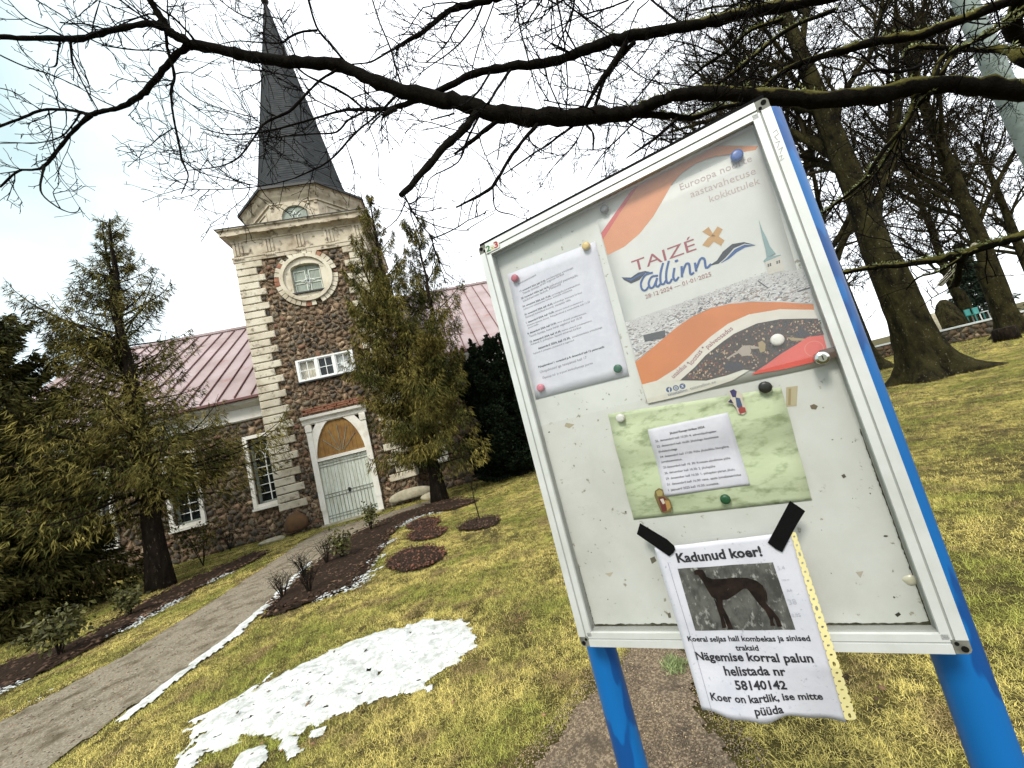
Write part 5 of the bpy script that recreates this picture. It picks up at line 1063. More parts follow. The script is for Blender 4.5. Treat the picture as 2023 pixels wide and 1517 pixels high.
def ftext(s, p0, p1, conv, d, m, parent, bold=0.0, shear=0.0, name='lettering', disp=None, xs=1.0):
    cu = bpy.data.curves.new('t', 'FONT'); cu.body = s; cu.size = 1; cu.offset = bold; cu.shear = shear; cu.resolution_u = 2
    to = bpy.data.objects.new('t', cu); COL.objects.link(to); dg = bpy.context.evaluated_depsgraph_get(); dg.update()
    me = bpy.data.meshes.new_from_object(to.evaluated_get(dg)); n = len(me.vertices); co = np.zeros(n*3, np.float32); me.vertices.foreach_get('co', co); co = co.reshape(-1, 3)
    F = [tuple(p.vertices) for p in me.polygons]; bpy.data.objects.remove(to); bpy.data.meshes.remove(me); bpy.data.curves.remove(cu)
    a = np.array(uz(*conv(*p0), d)); b = np.array(uz(*conv(*p1), d)); ex = b-a; L = np.linalg.norm(ex); ex /= L; ey = np.array([-ex[1], ex[0]]); w0 = co[:, 0].max()-co[:, 0].min(); sc_ = L/w0
    uv = a[None]+((co[:, :1]-co[:, 0].min())*ex[None]+co[:, 1:2]*ey[None]*xs)*sc_
    V = np.array([buz(u, z, d-(disp(u, z) if disp else 0)) for u, z in uv]); return obj(name, V, F, m, parent)
def sheet(name, corners, conv, d, m, label, cat, disp=None, nx=10, ny=14, t=.0004, parent=None, edge=None, group=None):
    c = [np.array(uz(*conv(*p), d)) for p in corners]; V = []     # order: TL TR BR BL
    for j in range(ny+1):
        for i in range(nx+1):
            a, b = i/nx, j/ny; p = (c[0]*(1-a)+c[1]*a)*(1-b)+(c[3]*(1-a)+c[2]*a)*b
            if edge: p = p+edge(a, b)
            V.append(buz(p[0], p[1], d-(disp(p[0], p[1]) if disp else 0)))
    n = len(V); V += [v-BN*t for v in V]
    F = []; q = nx+1
    for j in range(ny):
        for i in range(nx): k = j*q+i; F += [(k, k+q, k+q+1, k+1), (n+k, n+k+1, n+k+q+1, n+k+q)]
    rim = [i for i in range(q)]+[j*q+nx for j in range(1, ny+1)]+[ny*q+i for i in range(nx-1, -1, -1)]+[j*q for j in range(ny-1, 0, -1)]
    for i in range(len(rim)): a, b = rim[i], rim[(i+1) % len(rim)]; F.append((a, b, n+b, n+a))
    V = np.array(V)
    t_ = thing(name, V.mean(0), label, cat, group); obj('sheet', V, F, m, t_, True); return t_
pcol = mat('paper', (.56, .56, .61), .8, (.50, .50, .56), 30, bump=.15, bscale=25, bdist=.003)
pposter = mat('poster_paper', (.54, .54, .51), .6, (.48, .49, .46), 9)
pgreen = mat('green_marbled_card', (.47, .53, .35), .8, (.36, .42, .26), 10, lo=.40, hi=.70, col3=(.20, .25, .13), scale3=45, lo3=.50, hi3=.72, stretch=(.7, .7, 1.5))
INK = mat('ink', (.015, .015, .02), .7); INKG = mat('grey_ink', (.13, .12, .14), .7)
# left page
dA = DP-.0012
wavA = lambda u, z: .0012+.0012*math.sin(z*23+u*9)
pgA = sheet('paper_notice', [(95, 400), (850, 118), (1140, 1265), (340, 1470)], Z2, dA, pcol, 'white page of small dated print pinned at the left of the board', 'paper', wavA)
dA2 = dA-.0003
LN = [((190, 488), (345, 408), 'Jumalateenistused:', 0), ((205, 552), (425, 455), '17. novembril 2024, kell 10.30,', 1), ((430, 450), (665, 345), 'jumalateenistus armulauaga.', 0), ((230, 572), (583, 400), 'Teenib õpetaja, orelil organist kirikus', 0),
      ((218, 612), (455, 510), '20. novembril 2024, kell 18.30,', 1), ((462, 507), (705, 412), 'palvetund pastoraadis.', 0), ((235, 635), (555, 490), 'Lauluraamatu laulud, Piiblitund', 0),
      ((230, 682), (470, 588), '24. novembril 2024, kell 10.30,', 1), ((478, 585), (722, 485), 'surnutepüha jumalateenistus.', 0), ((240, 705), (652, 535), 'Lahkunute mälestamine kirikus, küünalde süütamine', 0),
      ((248, 752), (487, 655), '30. novembril 2024, kell 18.30,', 1), ((494, 652), (740, 558), 'advendiaja kontsert kirikus.', 0), ((258, 775), (640, 622), 'Esinevad kohalikud koorid, sissepääs vaba', 0),
      ((262, 822), (500, 726), '1. detsembril 2024, kell 10.30,', 1), ((508, 723), (750, 632), 'esimene advendi jumalateenistus.', 0), ((270, 845), (805, 640), 'Süütame esimese küünla. Pühapäevakool ja lastehommik kell 11.30', 0), ((280, 865), (365, 830), 'pastoraadis', 0),
      ((275, 915), (520, 822), '8. detsembril 2024, kell 10.30,', 1), ((528, 820), (778, 735), 'teine advendi jumalateenistus.', 0), ((290, 940), (740, 775), 'Teenib õpetaja, kaasa laulab segakoor kell 10.30', 0),
      ((295, 985), (560, 892), '15. detsembril 2024, kell 10.30,', 1), ((568, 889), (825, 800), 'kolmas advendi jumalateenistus.', 0), ((300, 1008), (732, 860), 'Advendi 3. pühapäev, lapsed esinevad kirikus', 0),
      ((365, 1042), (640, 950), 'detsembril 2024, kell 10.30,', 1), ((655, 945), (912, 858), 'jumalateenistus armulauaga', 0), ((322, 1085), (672, 968), 'Advendi 4. pühapäev, jõululaulud ja lugemised', 0),
      ((365, 1200), (930, 1025), 'Pühapäevakool 1. novembril ja 8. detsembril kell 12 pastoraadis', 1), ((380, 1245), (780, 1120), 'Ühispalvused iga teisipäeval kell 17', 0), ((400, 1295), (830, 1165), 'Õpetaja tel. ja e-post kirikuõpetaja juures', 0)]
for a, b, s, bo in LN: ftext(s, a, b, Z2, dA2, INK if bo else INKG, pgA, .02 if bo else 0.0, disp=wavA)
# poster
dB = DP-.0014
pos = sheet('poster', [(1180, 436), (1500, 284), (1631, 722), (1278, 796)], ZP, dB, pposter, 'large white event poster with orange bands, red title and snowy town view', 'poster', t=.0003)
dq = [dB]
def layer(): dq[0] -= .00018; return dq[0]
C_OR = paint(228, 150, 98); C_OR2 = paint(218, 128, 62); C_RD = paint(214, 88, 84); C_BL = paint(40, 84, 150)
d = layer(); tri('orange_band', [[(75, 865), (215, 665), (330, 500), (400, 450), (560, 370)][::-1]+[], ], Z3, d, C_OR, pos) if False else None
upE = [(75, 865), (200, 690), (330, 500), (400, 450), (480, 408), (560, 370), (700, 290), (830, 215), (920, 172), (1000, 140), (1090, 118), (1410, 122)]
loE = [(130, 1050), (270, 980), (400, 870), (520, 720), (555, 660), (590, 600), (680, 440), (760, 350), (880, 270), (960, 236), (1050, 210), (1390, 155)]
V = [buz(*uz(*Z3(*p), d), d) for p in upE+loE]; n = len(upE); obj('orange_band', V, [(i, n+i, n+i+1, i+1) for i in range(n-1)], C_OR, pos)
d = layer(); tri('red_band', [[(75, 862), (92, 916), (235, 690), (210, 672)], [(210, 672), (235, 690), (370, 490), (330, 500)], [(330, 500), (370, 490), (405, 448)]], Z3, d, C_RD, pos)
PG = paint(196, 176, 172)
ftext('Euroopa noorte', (752, 500), (1362, 250), Z3, d, PG, pos, .0); ftext('aastavahetuse', (840, 562), (1395, 358), Z3, d, PG, pos, .0); ftext('kokkutulek', (1002, 600), (1430, 440), Z3, d, PG, pos, .0)
ftext('TAIZÉ', (352, 1192), (888, 1003), Z3, d, paint(158, 66, 78), pos, .0, xs=.72)
tri('emblem', [[(990, 810), (1025, 865), (1050, 893), (1005, 893), (935, 850)], [(1065, 805), (1110, 830), (1075, 890), (1050, 893), (1025, 865)], [(1125, 925), (1095, 970), (1035, 935), (1050, 893), (1075, 890)], [(990, 985), (935, 965), (985, 900), (1005, 893), (1035, 935)], [(1025, 865), (1050, 893), (1035, 935), (1005, 893)]], Z3, d, paint(196, 150, 88), pos)
def ribbon(name, up, lo, conv, dd, m, par):
    V = [buz(*uz(*conv(*p), dd), dd) for p in up+lo]; n = len(up); return obj(name, V, [(i, n+i, n+i+1, i+1) for i in range(n-1)], m, par)
ribbon('wave', [(1000, 1135), (1060, 1095), (1110, 1020), (1190, 955), (1290, 938), (1390, 965)], [(1004, 1140), (1075, 1122), (1130, 1075), (1205, 990), (1295, 952), (1390, 966)], Z3, d, paint(34, 38, 48), pos)
ribbon('wave', [(1095, 1115), (1140, 1078), (1212, 1000), (1295, 960), (1385, 967)], [(1098, 1118), (1165, 1080), (1230, 1025), (1300, 985), (1386, 968)], Z3, d, C_BL, pos)
ribbon('wave', [(250, 1238), (330, 1240), (390, 1198), (450, 1184), (515, 1198)], [(270, 1262), (330, 1292), (400, 1262), (450, 1206), (515, 1200)], Z3, d, paint(34, 38, 52), pos)
ribbon('wave', [(245, 1236), (330, 1254), (400, 1212), (470, 1188)], [(248, 1238), (330, 1268), (402, 1226), (470, 1192)], Z3, layer(), C_BL, pos)
# brush lettering, one stroke after the other
d = layer()
ST = [[(395, 168), (330, 190), (292, 255), (300, 312), (330, 322), (358, 290)], [(440, 195), (385, 205), (358, 262), (375, 302), (405, 285), (432, 215)], [(432, 215), (420, 272), (440, 290), (462, 262)], [(484, 84), (462, 170), (462, 255), (486, 268), (508, 238)],
      [(534, 66), (512, 160), (514, 245), (540, 256), (562, 222)], [(582, 128), (572, 205), (592, 238), (620, 205)], [(644, 112), (648, 208)], [(650, 178), (680, 98), (710, 98), (722, 182), (752, 166)], [(760, 82), (772, 158)], [(774, 130), (808, 50), (842, 52), (858, 128), (902, 92)]]
for s in ST:
    P = np.array([buz(*uz(*Z4(*p), d), d-.0001) for p in s]); Q = []
    for i in range(len(P)-1):
        p0, p1, p2, p3 = P[max(0, i-1)], P[i], P[i+1], P[min(len(P)-1, i+2)]
        for k in range(4): t_ = k/4; Q.append(.5*((2*p1)+(p2-p0)*t_+(2*p0-5*p1+4*p2-p3)*t_**2+(3*p1-p0-3*p2+p3)*t_**3))
    Q.append(P[-1]); Q = np.array(Q); V, F = tubeVF(Q, np.full(len(Q), .0021), 8); g = Q.mean(0); dd_ = (V-g).dot(BN); V = V-np.outer(dd_*.95, BN); obj('brush_stroke', V, F, C_BL, pos, False)
mb = BB(); c = uz(*Z4(600, 66), d); mb.plate([(c[0]+.0036*math.cos(a), c[1]+.0024*math.sin(a)) for a in np.linspace(0, 6.28, 12, endpoint=False)], d-.0002, .0002); mb.obj('brush_stroke', C_BL, pos)
ftext('28·12·2024 — 01·01·2025', (335, 396), (906, 196), Z4, d, paint(170, 105, 100), pos, .0)
# winter town view: many small roof and wall flecks following the slope
rr = random.Random(5); upper = [(150, 600), (400, 520), (640, 430), (900, 335), (1130, 255), (1280, 190), (1450, 150), (1600, 150), (1745, 150)]; lowb = [(240, 935), (400, 815), (600, 640), (740, 545), (900, 475), (1060, 436), (1250, 420), (1500, 420), (1790, 440)]
def interp(L, x):
    for (a, b), (c, e) in zip(L[:-1], L[1:]):
        if a <= x <= c: return b+(e-b)*(x-a)/(c-a)
    return L[0][1] if x < L[0][0] else L[-1][1]
groups = {k: [] for k in range(5)}
for _ in range(2600):
    x = rr.uniform(150, 1785); yu, yl = interp(upper, x), interp(lowb, x)
    if x < 250: yl = min(yl, 600+(x-150)*3.4)
    f = rr.random(); y = yu+(yl-yu)*f-6; s = (.4+1.3*f)*rr.uniform(.6, 1.3); w_, h = 16*s, 5.5*s; sl2 = -.26+rr.uniform(-.5, .3)
    if y+h > yl-3 or x+w_ > 1745+45*f: continue
    groups[rr.choice([0, 0, 1, 2, 3, 4, 4, 1])].append([(x, y), (x+w_, y+sl2*w_), (x+w_+2*s, y+sl2*w_+h), (x+2*s, y+h)])
dl = layer(); tri('snowy_town', [[(150, 600), (640, 430), (740, 545), (400, 815), (240, 935)], [(640, 430), (1130, 255), (1250, 420), (900, 475), (740, 545)], [(1130, 255), (1450, 150), (1745, 150), (1790, 440), (1250, 420)]], Z4, dl, paint(206, 204, 202), pos)
for k, cc_ in enumerate([(240, 240, 240), (150, 148, 152), (98, 96, 102), (170, 150, 138), (225, 222, 220)]):
    dl -= .00003; tri('snowy_roofs', groups[k], Z4, dl, paint(*cc_), pos)['kind'] = 'stuff'
dq[0] = dl; d = layer()
tri('church_tower_print', [[(1415, 745), (1447, 835), (1482, 900), (1512, 975), (1560, 1036), (1484, 1074), (1470, 990), (1448, 912), (1432, 838)], [(1455, 1100), (1482, 1070), (1600, 1045), (1606, 1052), (1470, 1108)]], Z3, d, paint(138, 166, 166), pos)
tri('church_tower_print', [[(1470, 1108), (1600, 1052), (1640, 1180), (1500, 1215)]], Z3, d, paint(214, 208, 196), pos)
tri('tower_openings', [[(x, y), (x+13, y-4), (x+15, y+22), (x+2, y+26)] for x, y in ((1490, 1125), (1508, 1119), (1565, 1100), (1583, 1094))], Z3, layer(), paint(90, 88, 84), pos)
tri('roof_ridge_print', [[(1300, 240), (1310, 238), (1400, 300), (1392, 306)], [(1390, 385), (1398, 385), (1412, 340), (1404, 340)], [(1650, 328), (1756, 296), (1758, 308), (1652, 338)], [(310, 712), (500, 668), (505, 735), (325, 770)]], Z4, layer(), paint(80, 78, 82), pos)
d = layer()
u2 = [(240, 945), (270, 925), (400, 815), (600, 645), (740, 550), (900, 478), (1060, 440), (1250, 425), (1500, 425), (1789, 445)]; l2 = [(300, 1142), (430, 1108), (600, 1000), (700, 910), (800, 810), (900, 722), (1050, 612), (1230, 532), (1500, 487), (1796, 492)]
ribbon('orange_band', u2, l2, Z4, d, C_OR2, pos)
l3 = [(560, 1108), (630, 1106), (760, 990), (850, 890), (900, 850), (1000, 770), (1100, 700), (1300, 610), (1500, 573), (1826, 568)]
ribbon('cream_band', l2, l3, Z4, layer(), paint(232, 226, 214), pos)
lt = dq[0]-.0002; WR = paint(140, 60, 74)
ftext('usaldus •', (575, 1090), (718, 962), Z4, lt, WR, pos, .005, xs=1.1); ftext('lootus •', (735, 975), (852, 826), Z4, lt, WR, pos, .005, xs=1.1); ftext('palveosadus', (872, 832), (1095, 662), Z4, lt, WR, pos, .005, xs=1.1)
d = layer(); cb = [(640, 1106), (860, 1108), (1040, 1062), (1180, 1012), (1300, 1020), (1400, 950), (1500, 880), (1620, 810), (1740, 740), (1882, 706)]
ct = [(630, 1106), (760, 990), (850, 890), (900, 850), (1000, 770), (1100, 700), (1300, 610), (1500, 573), (1700, 568), (1826, 568)]
ribbon('crowd_print', ct, cb, Z4, d, paint(66, 52, 48), pos)
gr = {k: [] for k in range(6)}; rr = random.Random(3)
for _ in range(900):
    f = rr.random(); x = 700+1150*f; yt = interp(ct, x); yb = interp(cb, x); y = rr.uniform(yt+14, yb-14) if yb-yt > 40 else None
    if y is None: continue
    w_ = rr.uniform(6, 26)*(.7+.5*rr.random()); h = rr.uniform(6, 26); w_ = min(w_, 26+.3*(yb-yt)/4); a = rr.uniform(-.5, .3); n = 7
    gr[rr.choice([0, 0, 1, 2, 3, 4, 5])].append([(x+w_*.5*math.cos(t_)*rr.uniform(.7, 1), y+h*.5*math.sin(t_)*rr.uniform(.7, 1)+a*w_*.3*math.cos(t_)) for t_ in np.linspace(0, 2*math.pi, n, endpoint=False)])
dl = layer()
for k, cc_ in enumerate([(26, 22, 26), (168, 128, 96), (96, 70, 54), (60, 70, 90), (196, 172, 142), (124, 58, 46)]): dl -= .00003; tri('crowd_figures', gr[k], Z4, dl, paint(*cc_), pos)['kind'] = 'stuff'
dl -= .00005; tri('dancer_print', [[(1035, 912), (1040, 922), (1140, 868), (1130, 850)], [(1130, 850), (1175, 805), (1235, 800), (1250, 850), (1235, 888), (1172, 895), (1140, 868)], [(1235, 800), (1330, 818), (1330, 828), (1250, 832)]], Z4, dl, paint(176, 164, 150), pos)
tri('dancer_print', [[(1310, 775), (1345, 760), (1375, 790), (1370, 850), (1330, 865), (1315, 830)], [(1560, 730), (1740, 745), (1780, 700), (1740, 760), (1600, 760)]], Z4, dl, paint(170, 150, 110), pos)
tri('dancer_print', [[(1630, 690), (1680, 650), (1740, 690), (1745, 730), (1650, 738)], [(1000, 985), (1060, 940), (1140, 940), (1190, 985), (1150, 1020), (1040, 1030)]], Z4, dl, paint(52, 48, 60), pos)
dq[0] = dl; d = layer()
ribbon('red_band', [(1258, 1050), (1400, 955), (1500, 880), (1640, 795), (1740, 728), (1876, 712)], [(1262, 1056), (1400, 1030), (1500, 1015), (1640, 984), (1760, 955), (1930, 915)], Z4, d, paint(232, 96, 84), pos)
mb = BB(); c = uz(*Z4(1795, 830), d-.0002)
arch_like = [(math.cos(a), math.sin(a)) for a in np.linspace(0, 2*math.pi, 24, endpoint=False)]
V = [bw(c[0]+x*R_, c[1]+y*R_, d-.0002) for R_ in (.0125, .0133) for x, y in arch_like]; obj('ring_print', V, [(i, (i+1) % 24, 24+(i+1) % 24, 24+i) for i in range(24)], paint(240, 150, 130), pos)
ribbon('cream_band', [(300, 1142), (430, 1112), (640, 1108), (860, 1108), (1040, 1062), (1180, 1014), (1230, 1016)], [(350, 1306), (470, 1280), (640, 1240), (860, 1180), (1040, 1122), (1090, 1105), (1228, 1018)], Z4, d, paint(224, 222, 208), pos)
lt = d-.0002
for i, x in enumerate((535, 595, 652)):
    y = 1186-i*15; c = uz(*Z4(x, y), lt); mb = BB(); mb.plate([(c[0]+.0055*math.cos(a), c[1]+.0055*math.sin(a)) for a in np.linspace(0, 6.28, 18, endpoint=False)], lt, .0001); ic = mb.obj('round_icon', paint(44, 78, 128), pos)
    WH = paint(236, 236, 232); mb = BB(); l4 = lt-.0002
    if i == 0: mb.plate([(c[0]-.0005, c[1]-.0055), (c[0]+.001, c[1]-.0052), (c[0]+.001, c[1]+.0015), (c[0]-.0005, c[1]+.0015)], l4, .0001); mb.plate([(c[0]-.0018, c[1]-.0002), (c[0]+.0022, c[1]-.0002), (c[0]+.0022, c[1]+.001), (c[0]-.0018, c[1]+.001)], l4-.0001, .0001); mb.plate([(c[0]-.0005, c[1]+.0015), (c[0]+.001, c[1]+.0015), (c[0]+.0026, c[1]+.0026), (c[0]+.0026, c[1]+.0036), (c[0]+.0008, c[1]+.0036)], l4-.0002, .0001)
    elif i == 1:
        for (a_, b_) in ((.0036, .0028), (.0019, .0012)):
            V = [bw(c[0]+x_*R_, c[1]+y_*R_, l4) for R_ in (b_, a_) for x_, y_ in arch_like]; obj('icon_ring', V, [(k, (k+1) % 24, 24+(k+1) % 24, 24+k) for k in range(24)], WH, ic)
    if i == 2:
        for sgn in (1, -1): mb.plate([(c[0]-.0030, c[1]+sgn*.0030), (c[0]-.0018, c[1]+sgn*.0030), (c[0]+.0030, c[1]-sgn*.0030), (c[0]+.0018, c[1]-sgn*.0030)][::sgn], l4-.0001*(sgn > 0), .0001)
    if mb.n: mb.obj('icon_mark', WH, ic)
ftext('taizetallinn', (527, 1242), (697, 1200), Z4, lt, paint(58, 84, 126), pos, .005); ftext('taizetallinn.ee', (722, 1190), (945, 1128), Z4, lt, paint(120, 124, 126), pos, 0)
# green card, its white slip and two stickers
dC = DP-.0012; wavC = lambda u, z: .0026+.0028*math.sin(z*62+1.0+u*3)
gc = sheet('green_card', [(1201, 818), (1543, 765), (1604, 988), (1252, 1027)], ZP, dC, pgreen, 'pale green marbled card below the poster in the board', 'card', wavC, ny=24)
dS = dC-.0006; slipD = lambda u, z: wavC(u, z)+.0006+.0006*math.sin(z*60+u*40)
slip = sheet('paper_slip', [(440, 520), (1132, 372), (1326, 995), (590, 1098)], Z5, dS, pcol, 'small white slip with the Christmas service times glued on the green card', 'paper', slipD, ny=24)
dT = dS-.0004; dspT = slipD
for a, b, s, bo in [((632, 560), (938, 503), 'Jõulud Kanepi kirikus 2024.', .02), ((510, 628), (1037, 540), '22. detsembril kell 10.30: 4. advendipühapäev', 0), ((523, 675), (1055, 588), '22. detsembril kell 16.00: Jõululugu kaunimate', 0), ((535, 720), (697, 695), 'jõululauludega', 0),
                ((548, 768), (1143, 675), '24. detsembril kell 17.00: Püha Jõuluõhtu liturgiline', 0), ((558, 812), (740, 785), 'jumalateenistus.', 0), ((575, 860), (1158, 775), '25.detsembril kell 10. 30: Kristuse sündimise püha', 0), ((587, 908), (1027, 845), '26. detsember kell 10.30: 2. jõulupüha', 0),
                ((600, 955), (1200, 870), '29. detsember kell 10.30: 1. pühapäev pärast jõulu.', 0), ((612, 1003), (1250, 915), '31. detsembril kell 16.00: vana- aasta jumalateenistus', 0), ((622, 1050), (1060, 990), '1. jaanuaril 2025 kell 10.30: uusaasta.', 0)]:
    ftext(s, a, b, Z5, dT, INK, slip, .008+bo, disp=dspT)
def sticker(P, layers, label):
    d0 = dC-.0066; V = []; pts = [uz(*Z5(*p), d0) for p in P]; mb = BB(); mb.plate(pts, d0, .0004); c = np.mean([bw(*p, d0) for p in pts], axis=0); t = thing('sticker', c, label, 'sticker'); mb.obj('sticker_base', layers[0], t)
    for k, (Q, m) in enumerate(layers[1:]): mb = BB(); mb.plate([uz(*Z5(*p), d0) for p in Q], d0-.0002-.00012*k, .0001); mb.obj('printed_shape', m, t)
sticker([(1140, 185), (1185, 165), (1215, 185), (1265, 215), (1262, 260), (1285, 310), (1297, 365), (1270, 392), (1225, 385), (1205, 330), (1180, 300), (1125, 285), (1160, 250)],
        [paint(225, 214, 196), ([(1150, 185), (1185, 170), (1212, 190), (1205, 240), (1175, 240)], paint(58, 52, 110)), ([(1200, 240), (1240, 250), (1262, 320), (1240, 350), (1212, 320)], paint(70, 92, 130)), ([(1240, 320), (1285, 330), (1292, 368), (1240, 385), (1225, 350)], paint(170, 70, 66)), ([(1135, 282), (1160, 255), (1185, 295)], paint(40, 48, 84))],
        'red and blue winged figure sticker near the top of the green card')
sticker([(500, 1055), (535, 1030), (575, 1045), (590, 1095), (630, 1130), (652, 1200), (640, 1240), (590, 1250), (555, 1240), (520, 1160), (495, 1095)],
        [paint(120, 104, 60), ([(510, 1060), (540, 1042), (570, 1060), (565, 1095), (525, 1100)], paint(176, 158, 96)), ([(530, 1110), (580, 1105), (615, 1150), (600, 1230), (565, 1235)], paint(112, 40, 36)), ([(585, 1135), (625, 1140), (640, 1195), (610, 1225)], paint(190, 150, 80)), ([(545, 1125), (572, 1120), (590, 1160), (570, 1170)], paint(226, 214, 200))],
        'dark gold and red figure sticker at the lower left of the green card')
# magnets
def magnet(px, py, col, label, shape=(1.0, 1.0), d=None, r=.0088, group=None):
    d = (DP-.0045) if d is None else d; c = uz(px, py, d-.006); n = 20; V = []; prof = [(1.0, 0), (1.0, .0055), (.93, .0072), (.6, .0082), (.25, .0085)]
    for f, h in prof: V += [bw(c[0]+r*f*math.cos(a)*shape[0], c[1]+r*f*math.sin(a)*shape[1], d-h) for a in np.linspace(0, 2*math.pi, n, endpoint=False)]
    F = [(i*n+j, i*n+(j+1) % n, (i+1)*n+(j+1) % n, (i+1)*n+j) for i in range(len(prof)-1) for j in range(n)]+[tuple(range((len(prof)-1)*n, len(prof)*n))]
    tag(obj('magnet', V, F, paint(*col, .35), None, True), label, 'magnet', 'round magnets on the board')
magnet(1016, 549, (196, 92, 108), 'dusty pink magnet at the upper left corner of the left page'); magnet(1157, 485, (226, 196, 116), 'yellow magnet at the upper right corner of the left page')
magnet(1193, 412, (98, 100, 98), 'grey magnet at the upper left corner of the poster'); magnet(1456, 306, (44, 92, 168), 'blue magnet at the upper right of the poster', r=.0105)
magnet(1220, 728, (14, 92, 58), 'dark green magnet at the lower right corner of the left page'); magnet(1067, 766, (218, 124, 140), 'light pink magnet at the lower left corner of the left page')
magnet(1225, 826, (232, 232, 224), 'white magnet at the upper left corner of the green card'); magnet(1512, 765, (16, 22, 20), 'black magnet at the upper right corner of the green card', r=.0105)
magnet(1536, 671, (240, 238, 228), 'white magnet on the crowd picture at the foot of the poster', r=.0105); magnet(1433, 987, (10, 84, 50), 'green magnet at the bottom edge of the green card')
# maker's plate 2x3 in the corner, lock, old marks
t_ = uz(*Z1b(108, 1247), DG-.0004); dM = DF-.0006; mb = BB(); mb.plate([uz(*Z1b(*p), dM) for p in ((104, 1250), (115, 1296), (216, 1246), (213, 1204))], dM, .0006); mk = mb.obj('maker_plate', paint(236, 236, 226), nb)
ftext('2', (118, 1282), (150, 1268), Z1b, dM-.0003, paint(20, 120, 60), mk, .03, xs=.8); ftext('x', (152, 1264), (176, 1254), Z1b, dM-.0003, paint(200, 190, 60), mk, .03, xs=.9); ftext('3', (178, 1254), (208, 1240), Z1b, dM-.0003, paint(190, 40, 40), mk, .03, xs=.8)
c = uz(1624, 707, DF-.004)
lk = thing('lock', buz(c[0], c[1], DG), 'round chrome cylinder lock at the right edge of the glass', 'lock')
mb = MB(); mb.tube([bw(c[0], c[1], DG+.0035), bw(c[0], c[1], DF-.006), bw(c[0], c[1], DF-.0075)], [.0105, .0105, .0095], 24); mb.obj('collar', M['chrome'], lk, True)
mb = MB(); mb.tube([bw(c[0], c[1], DF-.0070), bw(c[0], c[1], DF-.0088)], [.0062, .0060], 20); mb.obj('barrel', M['iron'], lk)
mb = BB(); mb.bbox(c[0]-.0008, c[0]+.0008, c[1]-.0034, c[1]+.0034, DF-.0091, DF-.0089); mb.obj('keyway', M['rubber'], lk)
mb = BB(); q = uz(1668, 697, DG+.004); mb.bbox(c[0]+.004, UR-fw, c[1]-.004, c[1]+.013, DG+.002, DG+.012); mb.obj('latch_plate', M['rust'], lk)
rr = random.Random(17); pans = []
for _ in range(110):
    u, z = rr.uniform(UL+.04, UR-.04), rr.uniform(ZB+.035, ZT-.04); s = rr.choice([.0006, .0009, .0013, .0018])*rr.uniform(.6, 1.3); n = 6; k = rr.uniform(0, 3); el = rr.uniform(1, 2.2)
    pans.append([buz(u+s*math.cos(a)*rr.uniform(.6, 1.2)*el*math.cos(k), z+s*math.sin(a)*rr.uniform(.6, 1.2), DP-.0003) for a in np.linspace(0, 6.28, n, endpoint=False)])
V = [v for p in pans for v in p]; F = [tuple(range(i*6, i*6+6)) for i in range(len(pans))]; tag(obj('dirt_specks', V, F, paint(92, 86, 72), panel), kind='stuff')
def blot(pts, m, name='stain', d=None):
    d = d or DP-.0004; mb = BB(); mb.plate([uz(*p, d) for p in pts], d, .0003); mb.obj(name, m, panel)
blot([(1553, 765), (1576, 762), (1574, 802), (1553, 804)], paint(196, 184, 150), 'tape_remnant'); blot([(1558, 768), (1563, 767), (1562, 800), (1557, 800)], paint(170, 152, 108), 'tape_remnant', DP-.0008)
blot([(1600, 801), (1608, 798), (1616, 802), (1612, 809), (1603, 808)], paint(120, 104, 84)); blot([(1662, 939), (1668, 936), (1672, 942), (1666, 945)], paint(90, 84, 70)); blot([(1768, 1214), (1776, 1209), (1780, 1214), (1773, 1219)], paint(40, 40, 30))
blot([(1718, 1236), (1735, 1234), (1750, 1238), (1742, 1243), (1725, 1241)], paint(70, 74, 56)); blot([(1842, 1246), (1852, 1243), (1856, 1250), (1845, 1252)], paint(60, 62, 46)); blot([(1284, 1103), (1293, 1099), (1297, 1108), (1288, 1114)], paint(110, 104, 90)); blot([(1318, 1212), (1324, 1210), (1326, 1220), (1321, 1221)], paint(120, 116, 100))
blot([(1796, 1080), (1806, 1083), (1812, 1094), (1803, 1092)], paint(110, 112, 100)); blot([(1118, 835), (1135, 838), (1125, 846), (1115, 842)], paint(186, 178, 150)); blot([(1020, 700), (1030, 706), (1024, 712)], paint(190, 182, 160)); blot([(1195, 1133), (1212, 1130), (1205, 1140)], paint(200, 190, 170)); blot([(1690, 1130), (1706, 1128), (1700, 1142)], paint(190, 182, 166))
c = uz(1801, 1147, DP-.002); mb = MB(); n = 14; V = []
for f, h in ((1, 0), (.8, .002), (.3, .003)): V += [bw(c[0]+.0105*f*math.cos(a)*(1+.12*math.sin(3*a)), c[1]+.0085*f*math.sin(a)*(1+.1*math.sin(2*a)), DP-h) for a in np.linspace(0, 2*math.pi, n, endpoint=False)]
obj('glue_blob', V, [(i*n+j, i*n+(j+1) % n, (i+1)*n+(j+1) % n, (i+1)*n+j) for i in range(2) for j in range(n)]+[tuple(range(2*n, 3*n))], paint(214, 210, 186, .25), panel, True)
# pencilled scrawl on the right rail
for P in ([(1527, 262), (1534, 256), (1538, 264), (1530, 270), (1536, 276)], [(1532, 282), (1540, 278), (1536, 292)], [(1538, 296), (1546, 290), (1541, 304)], [(1539, 310), (1545, 306), (1542, 318), (1549, 312)]):
    dd_ = DF-.0003; mb = MB(); mb.tube([buz(*uz(x, y, dd_), dd_) for x, y in P], [.0004]*len(P), 4); mb.obj('pencil_mark', paint(150, 150, 148), nb)

